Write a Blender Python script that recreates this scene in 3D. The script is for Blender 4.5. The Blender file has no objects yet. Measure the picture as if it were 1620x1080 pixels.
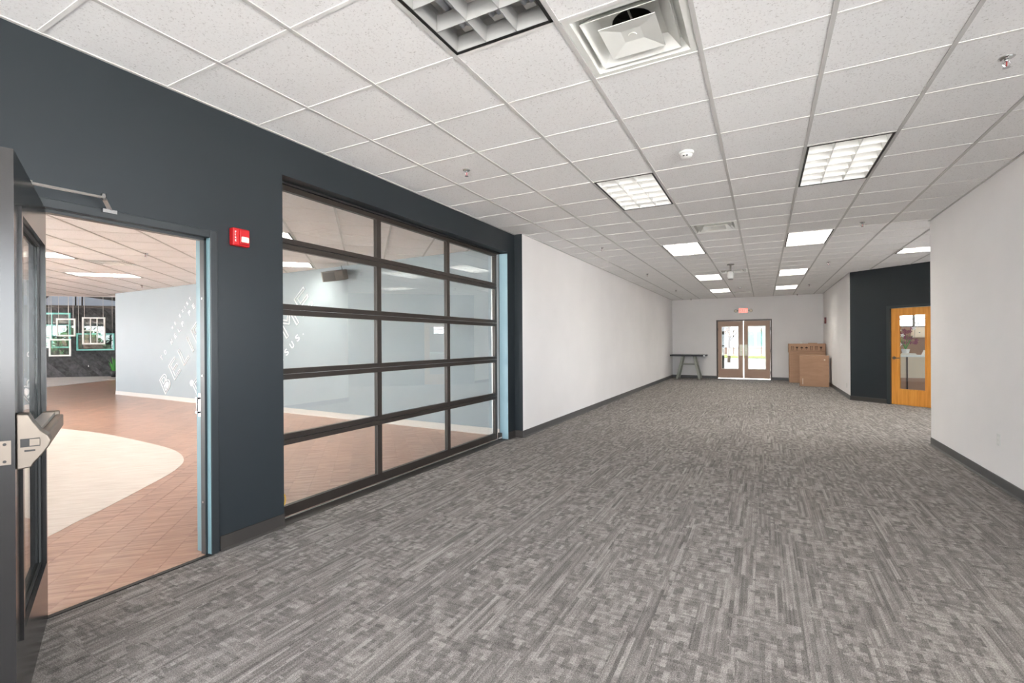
import bpy, math, random
from mathutils import Matrix, Vector
random.seed(7)
SC = bpy.context.scene
COL = SC.collection
PI = math.pi

# ------------------------------------------------------------------ camera, sky, exposure
YAW, ROLL, FPX, CY, CAMZ = 0.4875, -0.0058, 750.1, 540.85, 1.415
cam_d = bpy.data.cameras.new('camera')
cam_d.sensor_width = 36.0
cam_d.lens = FPX / 1620 * 36
cam_d.shift_y = (CY - 540) / 1620
cam_d.clip_start = 0.02
cam_d.clip_end = 500
cam = bpy.data.objects.new('camera', cam_d)
COL.objects.link(cam)
cam.matrix_world = (Matrix.Translation((0, 0, CAMZ)) @ Matrix.Rotation(YAW, 4, 'Z')
                    @ Matrix.Rotation(PI / 2, 4, 'X') @ Matrix.Rotation(ROLL, 4, 'Z'))
SC.camera = cam

world = bpy.data.worlds.new('sky')
SC.world = world
world.use_nodes = True
bgn = world.node_tree.nodes['Background']
bgn.inputs[0].default_value = (0.90, 0.95, 1.0, 1)      # bright overcast sky
bgn.inputs[1].default_value = 8.0

SC.view_settings.view_transform = 'Standard'
SC.view_settings.look = 'None'
SC.view_settings.gamma = 1.0
SC.view_settings.use_curve_mapping = False
SC.view_settings.exposure = 1.08

sun_d = bpy.data.lights.new('sun', 'SUN')
sun_d.energy = 45.0
sun_d.angle = 0.009
sun_d.color = (1.0, 0.97, 0.93)
sun = bpy.data.objects.new('sun', sun_d)
sun.rotation_euler = (0, -math.radians(32), 0)      # high in the west, over the roof: no beam reaches the windows
COL.objects.link(sun)


def portal(name, loc, rot, sx, sy):
    """light portal in a window opening: guides sky sampling, gives off no light itself"""
    L = bpy.data.lights.new(name, 'AREA')
    L.shape = 'RECTANGLE'
    L.size, L.size_y = sx, sy
    L.cycles.is_portal = True
    o = bpy.data.objects.new(name, L)
    o.location = loc
    o.rotation_euler = rot
    COL.objects.link(o)


CEIL = 3.016          # corridor ceiling
LCEIL = 2.85          # lobby ceiling
YF = -4.0             # front window wall behind the camera
YB = 19.35            # back wall
XL, XLW, XR, XRF = -3.28, -3.15, 1.99, 1.815
portal('window_portal', (-0.65, YF + 0.02, 1.4), (PI / 2, 0, 0), 5.0, 2.6)
portal('window_portal', (-17.75, -5.97, 1.415), (PI / 2, 0, 0), 25.4, 2.65)
portal('window_portal', (-31.38, -0.5, 1.9), (0, -PI / 2, 0), 3.2, 8.0)
portal('window_portal', (5.98, 9.2, 1.4), (0, PI / 2, 0), 2.4, 1.6)
for k in range(3):
    portal('window_portal', (1.97, -2.2 + 2.6 * k, 1.65), (0, PI / 2, 0), 1.6, 2.2)
portal('window_portal', (-0.65, YB + 0.3, 1.15), (-PI / 2, 0, 0), 1.7, 2.1)


# ------------------------------------------------------------------ helpers
def lin(c):
    c = c / 255
    return c / 12.92 if c <= 0.04045 else ((c + 0.055) / 1.055) ** 2.4


def rgb(r, g, b):
    return (lin(r), lin(g), lin(b), 1)


class MB:
    def __init__(s):
        s.v, s.f = [], []

    def add(s, vs, fs):
        n = len(s.v)
        s.v += [tuple(v) for v in vs]
        s.f += [tuple(i + n for i in f) for f in fs]
        return s

    def box(s, x0, x1, y0, y1, z0, z1):
        x0, x1 = min(x0, x1), max(x0, x1)
        y0, y1 = min(y0, y1), max(y0, y1)
        z0, z1 = min(z0, z1), max(z0, z1)
        vs = [(x, y, z) for z in (z0, z1) for x, y in ((x0, y0), (x1, y0), (x1, y1), (x0, y1))]
        return s.add(vs, [(0, 3, 2, 1), (4, 5, 6, 7), (0, 1, 5, 4), (1, 2, 6, 5), (2, 3, 7, 6), (3, 0, 4, 7)])

    def obar(s, p, q, w, h, up=(0, 0, 1)):
        """bar from p to q, w wide, h high"""
        p, q, up = Vector(p), Vector(q), Vector(up)
        d = (q - p).normalized()
        a = d.cross(up).normalized() * (w / 2)
        b = a.cross(d).normalized() * (h / 2)
        vs = [c + i * a + j * b for c in (p, q) for i, j in ((-1, -1), (1, -1), (1, 1), (-1, 1))]
        return s.add(vs, [(3, 2, 1, 0), (4, 5, 6, 7), (0, 1, 5, 4), (1, 2, 6, 5), (2, 3, 7, 6), (3, 0, 4, 7)])

    def prism(s, poly, z0, z1):
        n = len(poly)
        a = sum(poly[i][0] * poly[(i + 1) % n][1] - poly[(i + 1) % n][0] * poly[i][1] for i in range(n))
        if a < 0:
            poly = poly[::-1]
        vs = [(x, y, z0) for x, y in poly] + [(x, y, z1) for x, y in poly]
        fs = [tuple(range(n - 1, -1, -1)), tuple(range(n, 2 * n))]
        fs += [(i, (i + 1) % n, n + (i + 1) % n, n + i) for i in range(n)]
        return s.add(vs, fs)

    def prism_m(s, poly, d0, d1, M):
        k = len(s.v)
        s.prism(poly, d0, d1)
        s.v[k:] = [tuple(M @ Vector(v)) for v in s.v[k:]]
        return s

    def cyl(s, p, q, r, n=12, r2=None):
        p, q = Vector(p), Vector(q)
        r2 = r if r2 is None else r2
        d = (q - p).normalized()
        a = d.orthogonal().normalized()
        b = d.cross(a)
        vs = []
        for c, rr in ((p, r), (q, r2)):
            for i in range(n):
                t = 2 * PI * i / n
                vs.append(c + (a * math.cos(t) + b * math.sin(t)) * rr)
        fs = [tuple(range(n - 1, -1, -1)), tuple(range(n, 2 * n))]
        fs += [(i, (i + 1) % n, n + (i + 1) % n, n + i) for i in range(n)]
        return s.add(vs, fs)

    def lathe(s, prof, c=(0, 0, 0), n=20):
        cx, cy, cz = c
        vs = [(cx + r * math.cos(2 * PI * i / n), cy + r * math.sin(2 * PI * i / n), cz + z)
              for r, z in prof for i in range(n)]
        fs = []
        for k in range(len(prof) - 1):
            for i in range(n):
                fs.append((k * n + i, k * n + (i + 1) % n, (k + 1) * n + (i + 1) % n, (k + 1) * n + i))
        fs.append(tuple(range(n - 1, -1, -1)))
        m = (len(prof) - 1) * n
        fs.append(tuple(range(m, m + n)))
        return s.add(vs, fs)

    def tube(s, pts, r, n=8):
        for a, b in zip(pts[:-1], pts[1:]):
            s.cyl(a, b, r, n)
        return s

    def mesh(s, name, mat, smooth=False):
        me = bpy.data.meshes.new(name)
        me.from_pydata(s.v, [], s.f)
        me.update()
        if mat:
            me.materials.append(mat)
        if smooth:
            for p in me.polygons:
                p.use_smooth = len(p.vertices) <= 4
        return me

    def build(s, name, mat, parent=None, smooth=False, bevel=0):
        return link(name, s.mesh(name, mat, smooth), parent, bevel)


def link(name, me, parent=None, bevel=0):
    o = bpy.data.objects.new(name, me)
    COL.objects.link(o)
    if parent:
        o.parent = parent
    if bevel:
        b = o.modifiers.new('bevel', 'BEVEL')
        b.width, b.segments, b.limit_method = bevel, 2, 'ANGLE'
    return o


def thing(name, label, cat, loc=(0, 0, 0), rz=0, group=None):
    o = bpy.data.objects.new(name, None)
    o.empty_display_size = 0.1
    COL.objects.link(o)
    o.location = loc
    o.rotation_euler = (0, 0, rz)
    return tag(o, label, cat, group)


def tag(o, label=None, cat=None, group=None, kind=None):
    for k, v in (('label', label), ('category', cat), ('group', group), ('kind', kind)):
        if v:
            o[k] = v
    return o


def struct(o, label=None):
    o['kind'] = 'structure'
    if label:
        o['label'] = label
    return o


def copy_tree(o, loc=None, rz=None, label=None, parent=None):
    c = o.copy()
    COL.objects.link(c)
    c.parent = parent
    for ch in o.children:
        copy_tree(ch, parent=c)
    if loc is not None:
        c.location = loc
    if rz is not None:
        c.rotation_euler = (0, 0, rz)
    if label:
        c['label'] = label
    return c


def clip(poly, region):
    """clip polygon by a convex counter-clockwise region"""
    out = list(poly)
    n = len(region)
    for i in range(n):
        ax, ay = region[i]
        bx, by = region[(i + 1) % n]
        inp, out = out, []
        for k in range(len(inp)):
            p, q = inp[k], inp[(k + 1) % len(inp)]
            sp = (bx - ax) * (p[1] - ay) - (by - ay) * (p[0] - ax)
            sq = (bx - ax) * (q[1] - ay) - (by - ay) * (q[0] - ax)
            if sp >= 0:
                out.append(p)
            if (sp >= 0) != (sq >= 0):
                t = sp / (sp - sq)
                out.append((p[0] + t * (q[0] - p[0]), p[1] + t * (q[1] - p[1])))
        if not out:
            return []
    return out


def area(poly):
    return abs(sum(poly[i][0] * poly[(i + 1) % len(poly)][1] - poly[(i + 1) % len(poly)][0] * poly[i][1]
                   for i in range(len(poly)))) / 2


def view_size(poly, z):
    """how large a flat piece shows in the photograph (0 = out of frame), used only to rank pieces"""
    c, s = math.cos(YAW), math.sin(YAW)
    pts = []
    for x, y in poly:
        d = -x * s + y * c
        if d < 0.25:
            return 0
        pts.append((810 + FPX * (x * c + y * s) / d, CY - FPX * (z - CAMZ) / d))
    if max(p[0] for p in pts) < 0 or min(p[0] for p in pts) > 1620 or max(p[1] for p in pts) < 0 or min(p[1] for p in pts) > 1080:
        return 0
    return area(pts)


# ------------------------------------------------------------------ materials
def mat(name, col, rough=0.5, metal=0.0, spec=0.5, emit=0, ecol=None):
    m = bpy.data.materials.new(name)
    m.use_nodes = True
    b = m.node_tree.nodes['Principled BSDF']
    b.inputs['Base Color'].default_value = col
    b.inputs['Roughness'].default_value = rough
    b.inputs['Metallic'].default_value = metal
    b.inputs['Specular IOR Level'].default_value = spec
    if emit:
        b.inputs['Emission Color'].default_value = ecol or col
        b.inputs['Emission Strength'].default_value = emit
    return m


class NT:
    """tiny node-graph writer"""
    def __init__(s, m):
        s.t = m.node_tree
        s.b = s.t.nodes['Principled BSDF']

    def n(s, ty, **kw):
        o = s.t.nodes.new(ty)
        for k, v in kw.items():
            setattr(o, k, v)
        return o

    def l(s, a, b):
        s.t.links.new(a, b)

    def set(s, sock, v):
        if hasattr(v, 'is_output'):
            s.l(v, sock)
        else:
            sock.default_value = v

    def math(s, op, a, b=0.0, c=None):
        o = s.n('ShaderNodeMath', operation=op)
        s.set(o.inputs[0], a)
        s.set(o.inputs[1], b)
        if c is not None:
            s.set(o.inputs[2], c)
        return o.outputs[0]

    def pos(s):
        g = s.n('ShaderNodeNewGeometry')
        x = s.n('ShaderNodeSeparateXYZ')
        s.l(g.outputs['Position'], x.inputs[0])
        return g.outputs['Position'], x.outputs

    def comb(s, x, y, z=0.0):
        o = s.n('ShaderNodeCombineXYZ')
        for i, v in enumerate((x, y, z)):
            s.set(o.inputs[i], v)
        return o.outputs[0]

    def noise(s, vec, scale, detail=2, rough=0.5):
        o = s.n('ShaderNodeTexNoise')
        s.l(vec, o.inputs['Vector'])
        o.inputs['Scale'].default_value = scale
        o.inputs['Detail'].default_value = detail
        o.inputs['Roughness'].default_value = rough
        return o.outputs['Fac']

    def white(s, vec):
        o = s.n('ShaderNodeTexWhiteNoise', noise_dimensions='3D')
        s.l(vec, o.inputs['Vector'])
        return o.outputs['Value']

    def vscale(s, v, x, y, z):
        o = s.n('ShaderNodeVectorMath', operation='MULTIPLY')
        s.l(v, o.inputs[0])
        o.inputs[1].default_value = (x, y, z)
        return o.outputs[0]

    def rot(s, v, a):
        o = s.n('ShaderNodeVectorRotate', rotation_type='Z_AXIS')
        s.l(v, o.inputs['Vector'])
        o.inputs['Angle'].default_value = a
        return o.outputs[0]

    def ramp(s, fac, stops):
        o = s.n('ShaderNodeValToRGB')
        s.set(o.inputs[0], fac)
        e = o.color_ramp.elements
        while len(e) < len(stops):
            e.new(0.5)
        for k, (p, c) in enumerate(stops):
            e[k].position, e[k].color = p, c
        return o.outputs[0]

    def bump(s, h, strength, dist=0.01):
        o = s.n('ShaderNodeBump')
        s.l(h, o.inputs['Height'])
        o.inputs['Strength'].default_value = strength
        o.inputs['Distance'].default_value = dist
        s.l(o.outputs[0], s.b.inputs['Normal'])

    def color(s, c):
        s.l(c, s.b.inputs['Base Color'])


def paint(name, c, rough=0.6, spec=0.3, var=0.04):
    m = mat(name, c, rough, spec=spec)
    t = NT(m)
    p, _ = t.pos()
    lo = tuple(x * (1 - var) for x in c[:3]) + (1,)
    t.color(t.ramp(t.noise(p, 1.3, 3), [(0.3, lo), (0.7, c)]))
    t.bump(t.noise(p, 160, 2), 0.06, 0.003)
    return m


M = {}
M['dark_paint'] = paint('dark_blue_grey_paint', rgb(36, 42, 46), 0.42, 0.35, 0.1)
M['white_paint'] = paint('white_wall_paint', rgb(240, 237, 236), 0.6)
M['lobby_paint'] = paint('pale_blue_grey_paint', rgb(151, 161, 166), 0.5)
M['frame_paint'] = mat('dark_frame_enamel', rgb(42, 47, 50), 0.3, spec=0.5)
M['door_enamel'] = mat('dark_door_enamel', rgb(34, 33, 33), 0.22, spec=0.6)
M['garage_metal'] = mat('dark_bronze_aluminium', rgb(58, 52, 48), 0.35, 0.35)
M['black'] = mat('black_plastic', rgb(22, 21, 20), 0.5)
M['rubber'] = mat('dark_grey_rubber', rgb(84, 83, 82), 0.45)
M['rubber_dark'] = mat('dark_brown_rubber', rgb(52, 48, 45), 0.5)
M['chrome'] = mat('chrome', rgb(205, 205, 205), 0.18, 1.0)
M['satin'] = mat('satin_aluminium', rgb(122, 113, 104), 0.42, 1.0)
M['alu'] = mat('brushed_aluminium', rgb(196, 194, 190), 0.4, 0.9)
M['white_metal'] = mat('white_enamel', rgb(228, 227, 223), 0.35)
M['white_plastic'] = mat('white_plastic', rgb(218, 217, 214), 0.4)
M['tee'] = mat('white_grid_enamel', rgb(194, 192, 189), 0.6, spec=0.2)
M['cross_tee'] = mat('bright_grid_enamel', rgb(226, 224, 221), 0.5, spec=0.3)
M['red'] = mat('red_plastic', rgb(178, 22, 28), 0.35)
M['brass'] = mat('yellow_brass', rgb(226, 186, 92), 0.3, 0.7)
M['louver'] = mat('bright_louver_aluminium', rgb(214, 214, 212), 0.4, 0.3)
M['louver_darkened'] = mat('darkened_louver_aluminium', rgb(168, 168, 166), 0.5, 0.2)  # same louvre metal, darkened in colour so the unlit fixture looks grey
M['tube_off'] = mat('unlit_lamp_glass', rgb(226, 230, 236), 0.25)
M['tube_glow'] = mat('added_lamp_glow', rgb(255, 252, 246), 0.4, emit=15.0, ecol=(1, 0.97, 0.92, 1))  # hall tubes taken as off; glow added to brighten louvres and far end
M['tube_glow_weak'] = mat('weak_added_lamp_glow', rgb(255, 252, 246), 0.4, emit=1.2, ecol=(1, 0.97, 0.92, 1))  # weaker added glow, so the louvre blades still show
M['tube_lobby'] = mat('bright_lamp', rgb(255, 248, 236), 0.4, emit=28.0, ecol=(1, 0.96, 0.90, 1))
M['cone'] = mat('diffuser_enamel', rgb(224, 224, 219), 0.3)
M['duct'] = mat('dark_duct', rgb(38, 36, 35), 0.7)
M['bronze_door'] = mat('brown_door_paint', rgb(182, 150, 128), 0.45)
M['bronze_frame'] = mat('dark_brown_frame_paint', rgb(84, 73, 66), 0.45)
M['plate'] = mat('grey_green_metal', rgb(206, 202, 182), 0.35, 0.3)
M['table_top'] = mat('charcoal_laminate', rgb(48, 48, 49), 0.45)
M['table_leg'] = mat('grey_green_paint', rgb(150, 152, 142), 0.55)
M['white_print'] = mat('white_vinyl_lettering', rgb(246, 248, 248), 0.5)
M['ink'] = mat('dark_brown_ink', rgb(62, 40, 26), 0.7)
M['tape'] = mat('pale_tape', rgb(226, 214, 196), 0.4)
M['teal'] = mat('teal_paint', rgb(128, 206, 200), 0.5)
M['white_wood'] = mat('white_painted_wood', rgb(238, 238, 234), 0.5)
M['exit_red'] = mat('lit_exit_red', rgb(240, 60, 50), 0.4, emit=1.6, ecol=(1, 0.10, 0.08, 1))
M['exit_face'] = mat('exit_sign_face', rgb(236, 190, 180), 0.4, emit=0.3, ecol=(1, 0.25, 0.2, 1))
M['grey_plastic'] = mat('grey_plastic', rgb(128, 126, 120), 0.4)
M['speaker'] = mat('taupe_speaker_cabinet', rgb(98, 92, 84), 0.6)
M['grille'] = mat('dark_grille_cloth', rgb(70, 66, 62), 0.8)
M['far_paint'] = paint('grey_blue_paint', rgb(158, 172, 190), 0.6)
M['concrete'] = paint('pale_concrete', rgb(196, 194, 192), 0.8, 0.2, 0.12)
M['grass'] = paint('dry_grass', rgb(150, 158, 96), 0.9, 0.1, 0.35)
M['leaf'] = mat('russet_leaves', rgb(150, 112, 84), 0.8)
M['leaf_green'] = mat('green_leaves', rgb(70, 150, 66), 0.5)
M['shrub_green'] = mat('dark_green_leaves', rgb(64, 104, 58), 0.6)
M['bark'] = mat('bark', rgb(96, 78, 66), 0.9)
M['teal_glass'] = mat('teal_window_glass', rgb(110, 178, 170), 0.15)
M['brick_far'] = paint('pink_brick', rgb(176, 142, 130), 0.8, 0.2, 0.2)
M['office_wall'] = paint('tan_office_paint', rgb(176, 140, 118), 0.6)
M['cabinet'] = mat('cream_laminate', rgb(232, 214, 190), 0.4)
M['petal'] = mat('plum_petals', rgb(140, 66, 96), 0.6)
M['paper'] = mat('paper', rgb(240, 236, 226), 0.7)
M['screen_dark'] = mat('dark_slot', rgb(30, 28, 27), 0.6)
M['gasket'] = mat('rubber_gasket', rgb(26, 25, 25), 0.6)


def glass(name, tint, f0=0.045):
    """thin clear pane: Schlick reflection over transparency, the same from both sides"""
    m = bpy.data.materials.new(name)
    m.use_nodes = True
    t = m.node_tree
    t.nodes.clear()

    def mth(op, a, b):
        n = t.nodes.new('ShaderNodeMath')
        n.operation = op
        for k, v in enumerate((a, b)):
            if hasattr(v, 'is_output'):
                t.links.new(v, n.inputs[k])
            else:
                n.inputs[k].default_value = v
        return n.outputs[0]
    g = t.nodes.new('ShaderNodeNewGeometry')
    d = t.nodes.new('ShaderNodeVectorMath')
    d.operation = 'DOT_PRODUCT'
    t.links.new(g.outputs['Incoming'], d.inputs[0])
    t.links.new(g.outputs['Normal'], d.inputs[1])
    k = mth('POWER', mth('SUBTRACT', 1.0, mth('ABSOLUTE', d.outputs['Value'], 0.0)), 5.0)
    fac = mth('ADD', f0, mth('MULTIPLY', k, 1 - f0))
    out = t.nodes.new('ShaderNodeOutputMaterial')
    mix = t.nodes.new('ShaderNodeMixShader')
    tr = t.nodes.new('ShaderNodeBsdfTransparent')
    gl = t.nodes.new('ShaderNodeBsdfGlossy')
    tr.inputs[0].default_value = tint
    gl.inputs['Roughness'].default_value = 0.0
    t.links.new(fac, mix.inputs[0])
    t.links.new(tr.outputs[0], mix.inputs[1])
    t.links.new(gl.outputs[0], mix.inputs[2])
    t.links.new(mix.outputs[0], out.inputs[0])
    return m


M['dimming_glass'] = glass('dimming_glass', (0.31, 0.325, 0.325, 1))  # tint added to hold down the overbright view outdoors
M['glass'] = glass('clear_glass', (0.94, 0.97, 0.965, 1))
M['garage_glass'] = glass('garage_door_glass', (0.945, 0.965, 0.965, 1), 0.06)
M['mirror_glass'] = glass('old_window_glass', (0.9, 0.95, 0.93, 1), 0.05)


def make_carpet():
    m = mat('grey_patterned_carpet', rgb(125, 122, 121), 0.95, spec=0.1)
    t = NT(m)
    p, (x, y, z) = t.pos()
    # wobble so bars have soft ragged ends
    tx = t.math('DIVIDE', t.math('SUBTRACT', x, -1.42), 0.457)
    ty = t.math('DIVIDE', t.math('SUBTRACT', y, 2.30), 0.43)
    u = t.math('FRACT', tx)
    v = t.math('FRACT', ty)
    ci, cj = t.math('FLOOR', tx), t.math('FLOOR', ty)
    cell = t.comb(ci, cj, 3.0)
    r = t.white(cell)
    # bars running along the corridor
    def bars(w, l, seed):
        bx = t.math('FLOOR', t.math('DIVIDE', x, w))
        off = t.math('MULTIPLY', t.white(t.comb(bx, seed, 0.5)), 7.0)
        by = t.math('FLOOR', t.math('ADD', t.math('DIVIDE', y, l), off))
        return t.white(t.comb(bx, by, seed))

    def cross(w, l, seed):
        by = t.math('FLOOR', t.math('DIVIDE', y, w))
        off = t.math('MULTIPLY', t.white(t.comb(by, seed, 1.5)), 7.0)
        bx = t.math('FLOOR', t.math('ADD', t.math('DIVIDE', x, l), off))
        return t.white(t.comb(bx, by, seed))
    longb = t.math('ADD', t.math('MULTIPLY', bars(0.021, 0.30, 1.0), 0.6), t.math('MULTIPLY', bars(0.0085, 0.5, 2.0), 0.4))
    block = t.math('ADD', t.math('MULTIPLY', bars(0.024, 0.075, 5.0), 0.6), t.math('MULTIPLY', cross(0.017, 0.08, 7.0), 0.4))
    # left third of each tile carries the long bars, the rest the blocks
    uo = t.math('FRACT', t.math('ADD', u, t.math('MULTIPLY', r, 1.0)))
    rag = t.noise(t.vscale(p, 6, 14, 1), 1.0, 1)
    side = t.math('LESS_THAN', t.math('ADD', uo, t.math('MULTIPLY', t.math('SUBTRACT', rag, 0.5), 0.9)), 0.42)
    pat = t.math('ADD', t.math('MULTIPLY', longb, side), t.math('MULTIPLY', block, t.math('SUBTRACT', 1.0, side)))
    soft = t.noise(t.vscale(p, 22, 9, 1), 1.0, 3)
    pat = t.math('ADD', t.math('MULTIPLY', pat, 0.55), t.math('MULTIPLY', soft, 0.45))
    fine = t.noise(p, 190, 1)
    fine2 = t.noise(t.vscale(p, 180, 60, 1), 1.0, 2)
    pat = t.math('ADD', pat, t.math('MULTIPLY', t.math('SUBTRACT', fine, 0.5), 1.0))
    pat = t.math('ADD', pat, t.math('MULTIPLY', t.math('SUBTRACT', fine2, 0.5), 0.35))
    t.color(t.ramp(pat, [(0.1, rgb(90, 86, 84)), (0.5, rgb(132, 127, 124)), (0.95, rgb(184, 178, 173))]))
    t.bump(t.math('ADD', fine, t.math('MULTIPLY', pat, 0.3)), 0.5, 0.004)
    return m


M['carpet'] = make_carpet()


def make_tile():
    m = mat('mineral_fibre_tile', rgb(226, 223, 220), 0.9, spec=0.1)
    t = NT(m)
    p, _ = t.pos()
    a = t.noise(p, 85, 3, 0.75)
    oi = t.n('ShaderNodeObjectInfo')
    mx = t.n('ShaderNodeMixRGB', blend_type='MULTIPLY')
    mx.inputs[0].default_value = 1
    t.l(t.ramp(a, [(0.33, rgb(200, 196, 194)), (0.41, rgb(238, 236, 235)), (0.8, rgb(243, 242, 241))]), mx.inputs[1])
    t.l(t.ramp(oi.outputs['Random'], [(0, (0.965, 0.965, 0.965, 1)), (1, (1, 1, 1, 1))]), mx.inputs[2])
    t.color(mx.outputs[0])
    t.bump(t.ramp(a, [(0.3, (0, 0, 0, 1)), (0.45, (1, 1, 1, 1))]), 0.12, 0.003)
    return m


M['tile'] = make_tile()


def make_wood(name, cols, angle, stretch=(2.5, 40, 1), rough=0.35, spec=0.5, rnd=0.1, spc='pos'):
    m = mat(name, cols[1], rough, spec=spec)
    t = NT(m)
    if spc == 'pos':
        p, _ = t.pos()
    else:
        tc = t.n('ShaderNodeTexCoord')
        p = tc.outputs['Object']
    q = t.rot(p, angle)
    oi = t.n('ShaderNodeObjectInfo')
    jig = t.n('ShaderNodeVectorMath', operation='ADD')
    t.l(t.vscale(q, *stretch), jig.inputs[0])
    t.l(t.comb(t.math('MULTIPLY', oi.outputs['Random'], 40.0), 0.0, 0.0), jig.inputs[1])
    g = t.noise(jig.outputs[0], 1.0, 5, 0.6)
    mx = t.n('ShaderNodeMixRGB', blend_type='MULTIPLY')
    mx.inputs[0].default_value = 1
    t.l(t.ramp(g, [(0.3, cols[0]), (0.5, cols[1]), (0.72, cols[2])]), mx.inputs[1])
    d = 1 - rnd
    t.l(t.ramp(oi.outputs['Random'], [(0, (d, d, d, 1)), (1, (1, 1, 1, 1))]), mx.inputs[2])
    t.color(mx.outputs[0])
    return m


M['vinyl'] = make_wood('brown_wood_vinyl', [rgb(148, 109, 90), rgb(184, 144, 123), rgb(204, 167, 146)], PI / 4, (30, 2.2, 1), 0.28, 0.5, 0.14)
M['beige'] = make_wood('beige_vinyl', [rgb(214, 204, 194), rgb(228, 219, 210), rgb(238, 231, 224)], PI / 4, (26, 3, 1), 0.35, 0.4, 0.04)
M['oak'] = make_wood('orange_oak', [rgb(196, 126, 46), rgb(214, 144, 58), rgb(226, 160, 74)], 0, (30, 30, 1.6), 0.35, 0.5, 0.0, 'obj')
M['barn'] = make_wood('charcoal_barnwood', [rgb(58, 58, 60), rgb(82, 82, 84), rgb(104, 104, 106)], 0, (6, 6, 6), 0.7, 0.3, 0.45)
M['cardboard'] = make_wood('cardboard', [rgb(180, 144, 118), rgb(186, 150, 124), rgb(192, 156, 130)], 0, (3, 3, 14), 0.85, 0.1, 0.08, 'obj')

# ------------------------------------------------------------------ the setting: floors
fl = MB()
fl.box(-3.29, 6.2, YF - 0.2, YB + 0.15, -0.12, -0.006)
FLOOR = struct(fl.build('floor', M['rubber']), 'grey patterned carpet tile floor of the long hall')
TW, TH = 0.457, 0.43
tiles = []
for i in range(-5, 18):
    for j in range(-16, 42):
        x0, y0 = -1.42 + i * TW, 2.30 + j * TH
        x1, y1 = x0 + TW, y0 + TH
        if j > 14 and x0 > 2.2 and y0 > 13.9:
            continue
        if x0 > 2.0 and y1 < 8.2:
            continue
        if x0 > 1.8 and y0 > 13.7:
            continue
        q = clip([(x0, y0), (x1, y0), (x1, y1), (x0, y1)], [(-3.285, YF), (6, YF), (6, YB), (-3.285, YB)])
        if len(q) < 3 or area(q) < 0.002:
            continue
        tiles.append((view_size(q, 0), q))
tiles.sort(key=lambda a: -a[0])
rest = MB()
carpet_cache = {}
for k, (vs, q) in enumerate(tiles):
    cx = sum(p[0] for p in q) / len(q)
    cy = sum(p[1] for p in q) / len(q)
    loc = [(p[0] - cx, p[1] - cy) for p in q]
    if k < 300 and vs > 0:
        key = tuple(round(c, 4) for p in loc for c in p)
        if key not in carpet_cache:
            g = 0.0006
            carpet_cache[key] = MB().prism([(a - math.copysign(g, a), b - math.copysign(g, b)) for a, b in loc], -0.006, 0).mesh('carpet_tile', M['carpet'])
        o = link('carpet_tile', carpet_cache[key], FLOOR)
        o.location = (cx, cy, 0)
    else:
        rest.prism(q, -0.006, 0)
tag(rest.build('carpet_tiles', M['carpet'], FLOOR), kind='stuff')

# lobby floor: planks at 45 degrees
S2 = math.sqrt(0.5)


def st(s, t):
    return ((s - t) * S2, (s + t) * S2)


LOB = [(-3.31, -6), (-3.31, 6.25), (-16.2, 6.62), (-16.2, 13.1), (-23, 13.1), (-31.4, 4.57), (-31.4, -6)]
lf = MB().prism(LOB, -0.12, -0.004)
LFLOOR = struct(lf.build('floor_lobby', M['vinyl']), 'brown wood-look vinyl floor of the bright lobby')
pl = []
near = [(-16.2, -1.0), (-3.31, -1.0), (-3.31, 6.25), (-16.2, 6.62)]
PW, PLN = 0.18, 1.22
for i in range(-70, 35):
    sh = (i * 0.37) % 1 * PLN
    for j in range(-3, 20):
        s0, t0 = i * PW, j * PLN + sh
        g = 0.0008
        q = clip([st(s0 + g, t0 + g), st(s0 + PW - g, t0 + g), st(s0 + PW - g, t0 + PLN - g), st(s0 + g, t0 + PLN - g)], near)
        if len(q) >= 3 and area(q) > 0.003:
            pl.append((view_size(q, 0), q))
pl.sort(key=lambda a: -a[0])
rest = MB()
for k, (vs, q) in enumerate(pl):
    if k < 290 and vs > 0:
        MB().prism(q, -0.004, 0).build('floor_plank', M['vinyl'], LFLOOR)
    else:
        rest.prism(q, -0.004, 0)
tag(rest.build('floor_planks', M['vinyl'], LFLOOR), kind='stuff')
inl = [(-13.0, 3.30), (-10.8, 3.47), (-9.34, 3.60), (-7.85, 3.56), (-6.95, 3.47), (-6.27, 3.24), (-5.80, 2.89),
       (-5.42, 2.45), (-5.05, 1.99), (-4.84, 1.70), (-4.67, 1.48), (-4.5, 1.1), (-4.75, 0.6), (-5.6, 0.2), (-8, -0.4), (-13, -0.6)]
def smooth_loop(pts, n=6):
    out = []
    for i in range(len(pts)):
        p0, p1, p2, p3 = (pts[(i + k) % len(pts)] for k in (-1, 0, 1, 2))
        for k in range(n):
            t = k / n
            out.append(tuple(0.5 * (2 * p1[a] + (p2[a] - p0[a]) * t + (2 * p0[a] - 5 * p1[a] + 4 * p2[a] - p3[a]) * t * t
                                    + (3 * p1[a] - p0[a] - 3 * p2[a] + p3[a]) * t ** 3) for a in (0, 1)))
    return out


MB().prism(smooth_loop(inl), 0, 0.002).build('beige_inlay', M['beige'], LFLOOR)
# pale floor band in front of the barnwood wall
MB().prism([st(-19, 17.5), st(-12, 17.5), st(-10.2, 19.7), st(-9.6, 22.9), st(-9.2, 25.4), st(-19, 25.4)], -0.004, 0.003).build('pale_floor_band', M['concrete'], LFLOOR)

# ------------------------------------------------------------------ ceilings
x0c, y0c, tcx, tcy = -0.2951, 2.8046, 0.6096, 0.6096 * 0.979


def cellp(i, j):
    return (x0c + i * tcx, y0c + j * tcy)


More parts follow.
